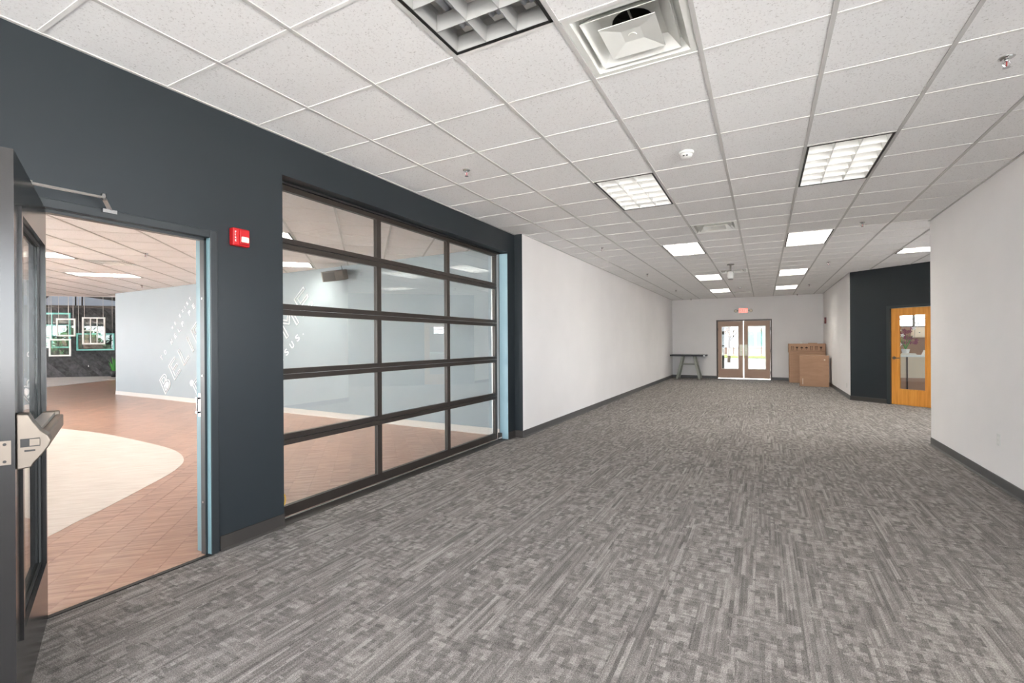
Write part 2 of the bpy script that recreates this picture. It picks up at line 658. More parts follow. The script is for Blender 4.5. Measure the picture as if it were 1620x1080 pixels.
sl = MB()
sl.box(-3.55, 6.2, YF - 0.2, YB + 0.15, CEIL + 0.2, CEIL + 0.3)
CEILING = struct(sl.build('ceiling', M['white_metal']), 'white suspended tile ceiling of the long hall')
TROF = [(-2, -3), (-2, 3), (1, 3), (-2, 9), (1, 9), (-2, 16), (1, 16), (-2, 22), (1, 22)]
VENTS = [(-1, -1), (-1, 7), (-1, 15), (-1, 24)]
hole = set()
for i, j in TROF:
    hole |= {(i, j), (i, j + 1)}
hole |= set(VENTS) | {(4, 13), (5, 13)}
hole |= {(1, -3), (1, -2)}
ct = []
for i in range(-6, 11):
    for j in range(-12, 29):
        x, y = cellp(i, j)
        if (i, j) in hole and (i, j) not in ((1, -3), (1, -2)):
            continue
        if x + tcx < -3.5 or (i > 3 and y + tcy < 8.2) or (x > 1.9 and y > 13.8) or y > YB or y + tcy < YF:
            continue
        ct.append((view_size([(x, y), (x + tcx, y), (x + tcx, y + tcy), (x, y + tcy)], CEIL), x, y))
ct.sort(key=lambda a: -a[0])
tm = MB().box(0.004, tcx - 0.004, 0.004, tcy - 0.004, 0, 0.016).mesh('ceiling_tile', M['tile'])
rest = MB()
for k, (vs, x, y) in enumerate(ct):
    if k < 300 and vs > 0:
        o = link('ceiling_tile', tm, CEILING)
        o.location = (x, y, CEIL)
    else:
        rest.box(x + 0.004, x + tcx - 0.004, y + 0.004, y + tcy - 0.004, CEIL, CEIL + 0.016)
tag(rest.build('ceiling_tiles', M['tile'], CEILING), kind='stuff')
for i in range(-5, 10):
    x = cellp(i, 0)[0]
    if x < -3.3:
        continue
    ya, yb = (YF, YB) if x < XRF else (8.3, 13.5 - max(0, x - 2) * 0.87)
    if x > XRF and x < XR:
        ya = YF
    if x < XLW:
        yb = 6.27
    b = MB().box(x - 0.012, x + 0.012, ya, yb, CEIL - 0.005, CEIL + 0.03)
    b.build('ceiling_runner', M['tee'], CEILING)
ct_m = {}
cross = MB()
for j in range(-11, 28):
    y = cellp(0, j)[1]
    xe = XR if y < 8.28 else (min(6, 1.9 + (13.6 - y) / 0.87) if y < 13.6 else XRF)
    xa = XL if y < 6.28 else XLW
    for i in range(-6, 10):
        xs = cellp(i, 0)[0]
        a, b2 = max(xs + 0.012, xa), min(xs + tcx - 0.012, xe)
        if b2 - a < 0.02 or ((i, j) in hole and (i, j - 1) in hole):
            continue
        cross.box(a, b2, y - 0.010, y + 0.010, CEIL - 0.0035, CEIL + 0.03)
tag(cross.build('cross_tees', M['cross_tee'], CEILING), kind='stuff')
# wall angle trim along the perimeter
trim = MB()
trim.box(XL, XL + 0.02, YF, 6.28, CEIL - 0.006, CEIL)
trim.box(XLW, XLW + 0.02, 6.28, YB, CEIL - 0.006, CEIL)
trim.box(XR - 0.02, XR, YF, 8.28, CEIL - 0.006, CEIL)
trim.box(XRF - 0.02, XRF, 13.66, YB, CEIL - 0.006, CEIL)
trim.box(XLW, XRF, YB - 0.02, YB, CEIL - 0.006, CEIL)
trim.build('wall_angle', M['tee'], CEILING)

# lobby ceiling, grid at 45 degrees: lines x+y = A0 + k*G2, x-y = B0 + k*G2
G2 = 0.6096 * math.sqrt(2)
A0, B0 = -4.755, -7.75


def lob(a, b):
    """lobby ceiling cell corner: a counts x+y lines, b counts -(x-y) lines"""
    p, q = A0 + a * G2, B0 - b * G2
    return ((p + q) / 2, (p - q) / 2)


# convex part in front of the far hall: t < 17.3
tlim = 17.3
lreg = [(-3.43, -6), (-3.43, 6.27), st(-7.6, tlim), st(-25.785, tlim)]
LC = MB().prism(lreg, LCEIL + 0.16, LCEIL + 0.22)
LCEILING = struct(LC.build('ceiling_lobby', M['white_metal']), 'white suspended tile ceiling of the lobby, turned at an angle')
LTROF = [(2, 2), (2, 6), (-4, 6), (-4, 10)]
LVENT = (-2, 7)
lhole = {LVENT}
for a, b in LTROF:
    lhole |= {(a, b), (a + 1, b)}
lt = []
for a in range(-40, 12):
    for b in range(-12, 26):
        if (a, b) in lhole:
            continue
        p = [lob(a, b), lob(a + 1, b), lob(a + 1, b + 1), lob(a, b + 1)]
        q = clip(p, lreg)
        if len(q) < 3 or area(q) < 0.004:
            continue
        lt.append((view_size(q, LCEIL) if q[0][0] > -17 and q[0][1] > 0.5 else 0, q))
lt.sort(key=lambda a: -a[0])
rest = MB()
for k, (vs, q) in enumerate(lt):
    if k < 200 and vs > 0:
        MB().prism(q, LCEIL, LCEIL + 0.016).build('ceiling_tile', M['tile'], LCEILING)
    else:
        rest.prism(q, LCEIL, LCEIL + 0.016)
tag(rest.build('ceiling_tiles', M['tile'], LCEILING), kind='stuff')


def strip(p, q, w):
    p, q = Vector((*p, 0)), Vector((*q, 0))
    d = (q - p).normalized()
    n = Vector((-d.y, d.x, 0)) * (w / 2)
    return [(p + n)[:2], (p - n)[:2], (q - n)[:2], (q + n)[:2]]


for a in range(-40, 12):
    q = clip(strip(lob(a, -14), lob(a, 28), 0.024), lreg)
    if len(q) > 2:
        MB().prism(q, LCEIL - 0.006, LCEIL + 0.02).build('ceiling_runner', M['alu'], LCEILING)
lg = MB()
for b in range(-12, 26):
    q = clip(strip(lob(-40, b), lob(12, b), 0.02), lreg)
    if len(q) > 2:
        lg.prism(q, LCEIL - 0.003, LCEIL + 0.02)
tag(lg.build('cross_tees', M['cross_tee'], LCEILING), kind='stuff')
# fascia where the lobby ceiling ends, and the higher ceiling of the hall beyond
fa = MB().prism(strip(st(-26, tlim), st(-6.4, tlim), 0.06), LCEIL - 0.005, 4.4)
fa.build('ceiling_fascia', M['white_paint'], LCEILING)
hc = MB().prism([st(-26, tlim), st(-6, tlim), (-16.0, 13.2), (-23, 13.2), (-31.6, 4.5)], 4.3, 4.4)
struct(hc.build('ceiling_far', M['white_paint']), 'higher pale ceiling of the hall beyond the lobby')

# ------------------------------------------------------------------ walls
DY0, DY1, DZ = 0.95, 1.86, 2.125      # swing doorway clear opening
GY0, GY1, GZ = 2.41, 6.06, 2.72       # overhead glass door opening
XB = -3.43
w = MB()
for a, b, c, d in ((YF, DY0 - 0.05, 0, CEIL), (DY0 - 0.05, DY1 + 0.05, DZ + 0.05, CEIL), (DY1 + 0.05, GY0, 0, CEIL),
                   (GY0, GY1, GZ, CEIL), (GY1, 6.28, 0, CEIL)):
    w.box(XB, XL, a, b, c, d)
w.box(XL, XLW - 0.002, 6.272, 6.28, 0, CEIL)
WL = struct(w.build('wall_left', M['dark_paint']), 'dark blue-grey wall with doorway and big glass door')
struct(MB().box(-3.5, XLW, 6.28, YB + 0.15, 0, CEIL).build('wall_left_white', M['white_paint']), 'long white wall on the left beyond the glass door')
wr = MB().box(XR, XR + 0.16, 4.1, 8.28, 0, CEIL).box(XR + 0.16, 6.0, 8.12, 8.28, 0, CEIL).box(XR, XR + 0.16, YF, 4.1, 0, 0.85).box(XR, XR + 0.16, YF, 4.1, 2.45, CEIL)
wins = [(-3.3, -1.1), (-0.7, 1.5), (1.9, 4.1)]
for a, b in zip([YF] + [w_[1] for w_ in wins[:2]], [w_[0] for w_ in wins]):
    wr.box(XR, XR + 0.16, a, b, 0.85, 2.45)
struct(wr.build('wall_right', M['white_paint']), 'near white wall on the right with a corner')
struct(MB().box(XRF, XRF + 0.14, 13.665, YB + 0.15, 0, CEIL).build('wall_right_far', M['white_paint']), 'far white wall on the right behind the cartons')
bw = MB()
BX0, BX1, BZ = -1.56, 0.27, 2.19
bw.box(-3.5, BX0, YB, YB + 0.15, 0, CEIL).box(BX1, XRF + 0.14, YB, YB + 0.15, 0, CEIL).box(BX0, BX1, YB, YB + 0.15, BZ, CEIL)
struct(bw.build('wall_back', M['white_paint']), 'white end wall around the brown double doors')
struct(MB().box(6.0, 6.15, 8.12, 10.3, 0, 0.2).box(6.0, 6.15, 8.12, 10.3, 2.6, CEIL).box(6.0, 6.15, 8.12, 8.4, 0.2, 2.6).box(6.0, 6.15, 10.0, 10.3, 0.2, 2.6).build('wall_alcove', M['white_paint']), 'white end wall of the side alcove')
# angled dark wall: local x runs along it, local y into the office behind
EA = math.atan2(-1.04, 1.195)
AW = struct(MB().box(0, 0.79, 0, 0.14, 0, CEIL).box(0.79, 1.74, 0, 0.14, 2.16, CEIL).box(1.74, 5.7, 0, 0.14, 0, CEIL).build('wall_angled', M['dark_paint']),
            'dark blue-grey angled wall holding the orange door')
AW.location = (XRF, 13.66, 0)
AW.rotation_euler = (0, 0, EA)

# unseen roof and perimeter skirts, added to close gaps where outdoor light leaked in
RP = [(-31.6, -6.2), (-3.3, -6.2), (-3.3, -4.2), (2.2, -4.2), (2.2, 8.1), (6.2, 8.1), (6.2, 10.4), (2.0, 13.9), (2.0, 19.55), (-31.6, 19.55)]
rf = MB().prism(RP, 4.45, 4.6)
for k in range(len(RP)):
    (xa, ya), (xb, yb) = RP[k], RP[(k + 1) % len(RP)]
    d_ = Vector((xb - xa, yb - ya, 0)).normalized()
    n_ = Vector((-d_.y, d_.x, 0)) * 0.12
    rf.prism([(xa, ya), (xb, yb), (xb + n_.x, yb + n_.y), (xa + n_.x, ya + n_.y)], CEIL + 0.001, 4.45)
struct(rf.build('roof', M['concrete']))

# front window wall behind the camera
fw = MB().box(XB, XR + 0.16, YF - 0.15, YF, 2.7, CEIL).box(XB, XL + 0.12, YF - 0.15, YF, 0, 2.7).box(XR - 0.12, XR + 0.16, YF - 0.15, YF, 0, 2.7).box(XL, XR, YF - 0.15, YF, 0, 0.1)
struct(fw.build('wall_front', M['white_paint']))
wf = MB()
nx = 5
for k in range(nx + 1):
    xx = XL + 0.12 + (XR - XL - 0.24) * k / nx
    wf.box(xx - 0.03, xx + 0.03, YF - 0.1, YF - 0.02, 0.1, 2.7)
wf.box(XL + 0.12, XR - 0.12, YF - 0.1, YF - 0.02, 0.1, 0.16).box(XL + 0.12, XR - 0.12, YF - 0.1, YF - 0.02, 2.64, 2.7)
W1 = struct(wf.build('window_1', M['garage_metal']), 'glazed front wall behind the viewpoint')

for k, (a, b) in enumerate(wins):
    f_ = MB().box(XR + 0.05, XR + 0.1, a, a + 0.05, 0.85, 2.45).box(XR + 0.05, XR + 0.1, b - 0.05, b, 0.85, 2.45).box(XR + 0.05, XR + 0.1, (a + b) / 2 - 0.025, (a + b) / 2 + 0.025, 0.85, 2.45)
    f_.box(XR + 0.05, XR + 0.1, a, b, 0.85, 0.9).box(XR + 0.05, XR + 0.1, a, b, 2.4, 2.45)
    struct(f_.build('window_%d' % (4 + k), M['white_metal']), 'daylight window in the near right wall')
aw_ = MB().box(6.04, 6.1, 8.4, 8.46, 0.2, 2.6).box(6.04, 6.1, 9.94, 10.0, 0.2, 2.6).box(6.04, 6.1, 9.17, 9.23, 0.2, 2.6).box(6.04, 6.1, 8.4, 10, 0.2, 0.26).box(6.04, 6.1, 8.4, 10, 2.54, 2.6)  # window added out of view to bring daylight into the middle of the hall
struct(aw_.build('window_7', M['white_metal']), 'added tall window out of view, lighting the hall from the alcove end')
# lobby walls
LA, LB = (-3.45, 6.25), (-16.2, 6.6)
struct(MB().prism([(-3.42, 6.249), LB, (-16.2, 6.75), (-3.42, 6.45)], 0, LCEIL + 0.16).build('wall_lobby', M['lobby_paint']), 'pale blue-grey lobby wall with slanted white lettering')
struct(MB().box(-16.2, -16.05, 6.75, 13.2, 0, 4.4).build('wall_lobby_side', M['lobby_paint']))
struct(MB().box(-23.2, -16.05, 13.05, 13.2, 0, 4.4).build('wall_lobby_end', M['lobby_paint']))
struct(MB().box(-31.55, -31.4, -6, 4.7, 0, 0.3).box(-31.55, -31.4, -6, 4.7, 3.5, 4.4).box(-31.55, -31.4, -6, -4.5, 0.3, 3.5).box(-31.55, -31.4, 3.5, 4.7, 0.3, 3.5).build('wall_lobby_left', M['lobby_paint']))
ww = MB().box(-31.5, -3.4, -6.15, -6, 2.75, LCEIL + 1.6).box(-31.5, -3.4, -6.15, -6, 0, 0.08).box(-5.0, -3.4, -6.15, -6, 0.08, 2.75).box(-31.5, -30.5, -6.15, -6, 0.08, 2.75)
struct(ww.build('wall_lobby_front', M['lobby_paint']))
w2 = MB()
for k in range(14):
    xx = -30.5 + 25.5 * k / 13
    w2.box(xx - 0.035, xx + 0.035, -6.1, -6.02, 0.08, 2.75)
w2.box(-30.5, -5, -6.1, -6.02, 0.08, 0.14).box(-30.5, -5, -6.1, -6.02, 2.69, 2.75)
struct(w2.build('window_2', M['garage_metal']), 'long band of lobby windows facing daylight')
w8 = MB().box(-31.52, -31.45, -4.5, 3.5, 0.3, 0.36).box(-31.52, -31.45, -4.5, 3.5, 3.44, 3.5)  # windows added out of view so daylight reaches the dark far hall
for k in range(6):
    yy = -4.5 + 8 * k / 5
    w8.box(-31.52, -31.45, yy - 0.035, yy + 0.035, 0.3, 3.5)
struct(w8.build('window_8', M['garage_metal']), 'added tall windows out of view, lighting the far hall from the left')
# wall between lobby and hall near the camera continues to the lobby front
struct(MB().box(XB, XL, -6.15, YF, 0, CEIL).build('wall_left_front', M['dark_paint']))

# far barnwood wall: local x = s, y = t
bwl = MB().box(-19.5, -6.6, 0, 0.15, 0, 3.1)
BW = struct(bwl.build('wall_barnwood', M['duct']), 'dark diagonal plank wall behind the hanging window frames')
BW.location = st(0, 25.46) + (0,)
BW.rotation_euler = (0, 0, PI / 4)
rect = [(-15.5, 0.0), (-8.0, 0.0), (-8.0, 3.02), (-15.5, 3.02)]
Mv = Matrix(((1, 0, 0, 0), (0, 0, -1, 0), (0, 1, 0, 0), (0, 0, 0, 1)))
for k in range(-62, -10):
    a = k * 0.24
    # planks rise to the left of a centre line and fall on the right of it
    q = clip([(a + 0.003, 0), (a + 0.237, 0), (a + 0.237 - 3.1, 3.1), (a + 0.003 - 3.1, 3.1)], rect)
    if len(q) > 2 and area(q) > 0.01:
        MB().prism_m(q, 0, 0.022 + 0.006 * random.random(), Mv).build('wall_plank', M['barn'], BW)
bb = MB().box(-19.5, -6.6, -0.01, 0.15, 3.1, 4.4)
UP = struct(bb.build('wall_upper', M['far_paint']), 'grey-blue upper wall over the dark planks')
UP.location, UP.rotation_euler = BW.location, BW.rotation_euler
sof = MB().box(-19.5, -6.6, -0.10, 0, 3.02, 3.12)
SF = struct(sof.build('trim_1', M['garage_metal']), 'dark rail along the top of the plank wall')
SF.location, SF.rotation_euler = BW.location, BW.rotation_euler


# ------------------------------------------------------------------ baseboards
def baseboard(name, segs, m=None):
    b = MB()
    for (xa, ya), (xb, yb) in segs:      # room is on the left of a->b
        d = Vector((xb - xa, yb - ya, 0)).normalized()
        n = Vector((-d.y, d.x, 0))
        prof = [(0, 0), (0.020, 0), (0.017, 0.006), (0.009, 0.016), (0.007, 0.1), (0, 0.102)]
        vs = []
        for c in (Vector((xa, ya, 0)), Vector((xb, yb, 0))):
            vs += [c + n * u + Vector((0, 0, z)) for u, z in prof]
        k = len(prof)
        fs = [tuple(range(k)), tuple(range(2 * k - 1, k - 1, -1))]
        fs += [(i, k + i, k + (i + 1) % k, (i + 1) % k) for i in range(k)]
        b.add(vs, fs)
    return struct(b.build(name, m or M['rubber']))


baseboard('baseboard_left', [((XL, GY0), (XL, DY1 + 0.06)), ((XL, 6.27), (XL, GY1)), ((XLW, 6.272), (XL, 6.272)), ((XL, DY0 - 0.06), (XL, YF))], M['rubber_dark'])
baseboard('baseboard_left_white', [((XLW, YB), (XLW, 6.272))])
baseboard('baseboard_back', [((BX0 - 0.0, YB), (XLW, YB)), ((XRF, YB), (BX1, YB))])
baseboard('baseboard_right', [((XR, YF), (XR, 8.28)), ((XR, 8.28), (6, 8.28))])
baseboard('baseboard_right_far', [((XRF, 13.665), (XRF, YB))])
ex, ey = math.cos(EA), math.sin(EA)


def aw(s, n=0.0):
    return (XRF + ex * s - ey * n, 13.66 + ey * s + ex * n)


baseboard('baseboard_angled', [(aw(0.78), aw(0)), (aw(5.5), aw(1.75))], M['rubber_dark'])
baseboard('baseboard_lobby', [((-3.5, 6.251), (-16.2, 6.6))], mat('grey_beige_base', rgb(196, 190, 184), 0.5))

# ------------------------------------------------------------------ swing door frame, leaf
fr = MB()
for y0, y1 in ((DY0 - 0.05, DY0), (DY1, DY1 + 0.05)):
    fr.box(XB - 0.004, XL + 0.012, y0, y1, 0, DZ + 0.05)
fr.box(XB - 0.004, XL + 0.012, DY0, DY1, DZ, DZ + 0.05)
DF = struct(fr.build('door_1', M['frame_paint'], bevel=0.004), 'dark painted steel door frame around the open doorway')
stp = MB().box(-3.362, -3.314, DY1 - 0.016, DY1, 0, DZ).box(-3.362, -3.314, DY0, DY0 + 0.016, 0, DZ).box(-3.362, -3.314, DY0, DY1, DZ - 0.016, DZ)
stp.build('door_stop', M['frame_paint'], DF)
sk = MB().box(-3.405, -3.380, DY1 - 0.028, DY1 - 0.001, 0.945, 0.958).box(-3.405, -3.380, DY1 - 0.028, DY1 - 0.001, 1.04, 1.053)
sk.box(-3.41, -3.375, DY1 - 0.006, DY1 - 0.001, 0.92, 1.078).cyl((-3.393, DY1 - 0.022, 0.95), (-3.393, DY1 - 0.022, 1.05), 0.006)
tag(sk.build('strike', M['chrome'], DF), 'chrome strike on the door jamb')
for z in (0.35, 1.2, 1.72):
    MB().cyl((-3.338, DY1 - 0.017, z), (-3.338, DY1 - 0.0185, z), 0.007).build('screw', M['chrome'], DF)
M['jamb'] = mat('pale_teal_enamel', rgb(112, 144, 152), 0.35)
for xa, xb in ((XB - 0.003, -3.364), (-3.312, XL + 0.006)):
    MB().box(xa, xb, DY1 - 0.002, DY1, 0.002, DZ).build('jamb_lining', M['jamb'], DF)
th = MB().box(XL - 0.02, XL + 0.012, DY0, DY1, -0.004, 0.006)
th.build('threshold', M['black'], DF)

# leaf: local x from hinge to latch edge, local y towards the doorway side, origin at hinge on floor
hx, hy = -3.265, 1.035
la = math.atan2(0.669 - 1.045, -2.376 + 3.29)
LEAF = thing('glazed_door', 'dark steel door with tall glass pane and push bar standing open at left edge', 'door', (hx, hy, 0), la)
LWD, LT, LH = 0.975, 0.046, 2.115
gx0, gx1, gz0, gz1 = 0.14, 0.845, 0.34, 1.905
b = MB()
b.box(0, gx0, -LT, 0, 0.01, LH).box(gx1, LWD, -LT, 0, 0.01, LH).box(gx0, gx1, -LT, 0, 0.01, gz0).box(gx0, gx1, -LT, 0, gz1, LH)
b.build('leaf', M['door_enamel'], LEAF)
k = MB()
for y0, y1 in ((0, 0.009), (-LT - 0.009, -LT)):
    k.box(gx0 - 0.03, gx0, y0, y1, gz0 - 0.03, gz1 + 0.03).box(gx1, gx1 + 0.03, y0, y1, gz0 - 0.03, gz1 + 0.03)
    k.box(gx0, gx1, y0, y1, gz0 - 0.03, gz0).box(gx0, gx1, y0, y1, gz1, gz1 + 0.03)
k.build('glazing_frame', M['door_enamel'], LEAF)
k = MB()
for y0, y1 in ((-0.018, -0.010), (-0.036, -0.028)):
    k.box(gx0, gx0 + 0.012, y0, y1, gz0, gz1).box(gx1 - 0.012, gx1, y0, y1, gz0, gz1).box(gx0, gx1, y0, y1, gz0, gz0 + 0.012).box(gx0, gx1, y0, y1, gz1 - 0.012, gz1)
k.build('glazing_bead', M['gasket'], LEAF)
MB().box(gx0 + 0.001, gx1 - 0.001, -0.026, -0.020, gz0 + 0.001, gz1 - 0.001).build('pane', M['glass'], LEAF)
# exit device
dev = MB()
prof = [(0.0, 0.0), (0.0, 0.20), (0.030, 0.198), (0.042, 0.17), (0.062, 0.135), (0.082, 0.115), (0.090, 0.095), (0.085, 0.075), (0.066, 0.045), (0.046, 0.02), (0.038, 0.004)]
Me = Matrix(((0, 0, 1, 0), (1, 0, 0, 0), (0, 1, 0, 0), (0, 0, 0, 1)))   # profile (y,z) extruded along x
dev.prism_m([(a + 0.001, c + 0.965) for a, c in prof], 0.895, 0.965, Me)
PB = dev.build('exit_device_head', M['satin'], LEAF, bevel=0.004)
MB().box(0.9655, 0.968, 0.012, 0.062, 1.045, 1.075).build('latch_opening', M['screen_dark'], PB)
MB().box(0.966, 0.972, 0.036, 0.062, 1.049, 1.073).build('latch_bolt', M['satin'], PB)
MB().box(0.9655, 0.968, 0.022, 0.05, 1.028, 1.034).build('latch_slot', M['screen_dark'], PB)
MB().box(0.16, 0.897, 0.0, 0.045, 1.005, 1.085).build('push_rail', M['alu'], LEAF)
MB().box(0.19, 0.875, 0.045, 0.075, 1.015, 1.073).build('push_bar', M['satin'], LEAF, bevel=0.006)
MB().box(0.15, 0.19, 0.0, 0.06, 1.0, 1.09).build('rail_end_cap', M['satin'], LEAF, bevel=0.006)
ep = MB().box(LWD, LWD + 0.0015, -0.042, -0.010, 0.99, 1.075)
EP = ep.build('latch_plate', M['satin'], LEAF)
for z in (1.002, 1.063):
    MB().cyl((LWD + 0.0015, -0.026, z), (LWD + 0.0022, -0.026, z), 0.005).build('screw', M['screen_dark'], EP)
for z in (0.25, 1.06, 1.87):
    MB().cyl((-0.006, -LT - 0.004, z - 0.055), (-0.006, -LT - 0.004, z + 0.055), 0.007).build('hinge', M['satin'], LEAF)
# closer: body on the hidden side of the leaf, arm reaching over to the frame head
DC = thing('door_closer', 'satin metal door closer arm above the open doorway', 'door closer', (-3.262, 1.0, 2.2))
cl = MB()
ux, uy = math.cos(la), math.sin(la)


def leafp(d, o, z):
    return Vector((hx + ux * d - uy * o + 3.262, hy + uy * d + ux * o - 1.0, z - 2.2))


pv = leafp(0.30, -0.03, 2.165)
el = Vector((0.07, 0.25, 0.02))
sh = Vector((0.012, 0.305, -0.035))
cl.obar(pv, el, 0.022, 0.010)
cl.build('main_arm', M['alu'], DC)
MB().obar(el, sh, 0.02, 0.009).build('forearm', M['alu'], DC)
MB().cyl(el + Vector((0, 0, -0.014)), el + Vector((0, 0, 0.02)), 0.012).build('elbow', M['chrome'], DC, True)
MB().box(0.0, 0.025, 0.265, 0.33, -0.048, -0.028).build('arm_shoe', M['chrome'], DC)
MB().cyl(pv + Vector((0, 0, -0.048)), pv + Vector((0, 0, 0.012)), 0.012).build('pivot', M['alu'], DC, True)

# ------------------------------------------------------------------ overhead glass door
GD = thing('overhead_door', 'large black-framed overhead door of fifteen clear glass panes', 'garage door', (-3.42, (GY0 + GY1) / 2, 0))
gy0, gy1 = GY0 + 0.002 - (GY0 + GY1) / 2, GY1 - 0.075 - (GY0 + GY1) / 2
sec = [0.012, 0.635, 1.165, 1.69, 2.225, 2.70]
muls = [3.60 - (GY0 + GY1) / 2, 4.79 - (GY0 + GY1) / 2]
RW = 0.045
for k in range(5):
    z0, z1 = sec[k], sec[k + 1]
    S = MB()
    bot = 0.085 if k == 0 else RW
    top = RW
    S.box(-0.045, 0, gy0, gy1, z0 + 0.002, z0 + bot).box(-0.045, 0, gy0, gy1, z1 - top, z1 - 0.002)
    S.box(-0.045, 0, gy0, gy0 + 0.055, z0 + bot, z1 - top).box(-0.045, 0, gy1 - 0.055, gy1, z0 + bot, z1 - top)
    SEC = S.build('door_section', M['garage_metal'], GD, bevel=0.003)
    ys = [gy0 + 0.055] + muls + [gy1 - 0.055]
    for mm in muls:
        MB().box(-0.045, -0.002, mm - 0.03, mm + 0.03, z0 + bot, z1 - top).build('mullion', M['garage_metal'], SEC)
    for c in range(3):
        ya = ys[c] + (0.03 if c else 0)
        yb = ys[c + 1] - (0.03 if c < 2 else 0)
        MB().box(-0.026, -0.020, ya, yb, z0 + bot, z1 - top).build('pane', M['garage_glass'], SEC)
tr = MB().box(-0.08, -0.046, gy1 - 0.02, gy1 + 0.06, 0, 2.72).box(-0.08, -0.046, gy0 - 0.01, gy0 + 0.04, 0, 2.72)
tr.build('track', M['alu'], GD)
MB().box(-0.05, 0.02, gy0, GY1 - (GY0 + GY1) / 2 - 0.002, 2.70, 2.718).build('head_seal', M['gasket'], GD)
MB().box(0.001, 0.012, gy0 + 0.03, gy1, 0.0, 0.010).build('bottom_seal', M['alu'], GD)
MB().tube([(0.012, gy0 + 0.085 + 0.018 * math.sin(a), 0.16 + 0.045 * math.cos(a)) for a in [i * PI / 8 for i in range(9)]], 0.006).build('pull_handle', M['brass'], GD)
MB().box(0.0, 0.07, gy1 + 0.012, gy1 + 0.02, 0, 0.10).box(0.0, 0.07, gy1 + 0.012, gy1 + 0.06, 0, 0.008).build('floor_bracket', M['chrome'], GD)
MB().box(0.003, 0.138, GY1 - (GY0 + GY1) / 2 - 0.004, GY1 - (GY0 + GY1) / 2 - 0.001, 0.0, 2.70).build('jamb_lining', mat('pale_blue_enamel', rgb(146, 174, 184), 0.35), GD)
sill = MB().box(-3.42, XL, GY0, GY1, -0.006, 0.004)
struct(sill.build('trim_2', M['rubber_dark']), 'dark sill strip under the overhead glass door')

# ------------------------------------------------------------------ recessed lights
TL, TWD = 2 * tcy - 0.03, tcx - 0.03


def make_troffer(name, label, tube, group, lv='louver'):
    """local: centred, long axis y, z=0 at the ceiling face"""
    T = thing(name, label, 'ceiling light', group=group)
    hw, hl = TWD / 2, TL / 2
    h = MB()
    h.box(-hw, hw, -hl, hl, 0.135, 0.145)
    h.box(-hw, -hw + 0.004, -hl, hl, 0.0, 0.135).box(hw - 0.004, hw, -hl, hl, 0.0, 0.135)
    h.box(-hw, hw, -hl, -hl + 0.004, 0.0, 0.135).box(-hw, hw, hl - 0.004, hl, 0.0, 0.135)
    h.build('housing', M['white_metal'], T)
    t = MB()
    e, o = 0.016, -0.004
    t.box(-hw, -hw + e, -hl, hl, o, 0.0).box(hw - e, hw, -hl, hl, o, 0.0).box(-hw, hw, -hl, -hl + e, o, 0.0).box(-hw, hw, hl - e, hl, o, 0.0)
    t.build('black_reveal', M['black'], T)
    iw, il = hw - 0.013, hl - 0.013

    def vee(axis, c, a, bb, half=False):
        # blade that is thin below and widens upward
        zt, wb, wt = 0.078, 0.0022, 0.014
        vs = []
        for q in (a, bb):
            for off, z in ((-wb, 0.002), (wb, 0.002), (wt * 0.55, 0.045), (wt, zt), (-wt, zt), (-wt * 0.55, 0.045)):
                if half:
                    off = max(off, 0) if half > 0 else min(off, 0)
                vs.append((c + off, q, z) if axis == 'y' else (q, c + off, z))
        fs = [(0, 1, 2, 3, 4, 5), (11, 10, 9, 8, 7, 6)] + [(i, 6 + i, 6 + (i + 1) % 6, (i + 1) % 6) for i in range(6)]
        return MB().add(vs, fs)
    for c in (-iw / 3, iw / 3):
        vee('y', c, -il, il).build('louver_blade', M[lv], T)
    for q in range(1, 6):
        vee('x', -il + 2 * il * q / 6, -iw, iw).build('louver_blade', M[lv], T)
    rim = MB()
    for c, s_ in ((-iw, 1), (iw, -1)):
        m = vee('y', c, -il, il, s_)
        rim.add(m.v, m.f)
    for c, s_ in ((-il, 1), (il, -1)):
        m = vee('x', c, -iw, iw, s_)
        rim.add(m.v, m.f)
    rim.build('louver_rim', M[lv], T)
    tm_ = MB().cyl((0, -il + 0.05, 0.100), (0, il - 0.05, 0.100), 0.018, 10).mesh('lamp_tube', tube, True)
    sk_ = MB().box(-0.03, 0.03, -0.02, 0.02, 0.085, 0.125).mesh('lamp_socket', M['white_plastic'])
    for c in (-2 * iw / 3, 0, 2 * iw / 3):
        for dx in (-0.02, 0.02):
            o_ = link('lamp_tube', tm_, T)
            o_.location = (c + dx, 0, 0)
        for yy in (-il + 0.035, il - 0.035):
            o_ = link('lamp_socket', sk_, T)
            o_.location = (c, yy, 0)
    return T


def tpos(i, j):
    x, y = cellp(i, j)
    return (x + tcx / 2, y + tcy, CEIL)


near_l = make_troffer('recessed_light', 'unlit louvred ceiling light with bare tubes, cut by the top edge', M['tube_off'], 'louvred lights in the hall ceiling', 'louver_darkened')
near_l.location = tpos(*TROF[0])
lit = make_troffer('recessed_light', 'louvred ceiling light left of the smoke detector, second from the viewpoint', M['tube_glow_weak'], 'louvred lights in the hall ceiling')
lit.location = tpos(*TROF[1])
copy_tree(lit, tpos(*TROF[2]), label='largest louvred ceiling light on the right, nearest the right wall corner')
far = make_troffer('recessed_light', 'yellowish louvred ceiling light left of the bright square vent', M['tube_glow'], 'louvred lights in the hall ceiling')
far.location = tpos(*TROF[3])
TLAB = ['louvred ceiling light in the right row, second from the viewpoint',
        'louvred ceiling light in the left row beside the hanging ceiling unit',
        'louvred ceiling light in the right row, third from the viewpoint',
        'farthest louvred ceiling light in the left row, near the double doors',
        'farthest louvred ceiling light in the right row, near the double doors']
for (i, j), lb in zip(TROF[4:], TLAB):
    copy_tree(far, tpos(i, j), label=lb)
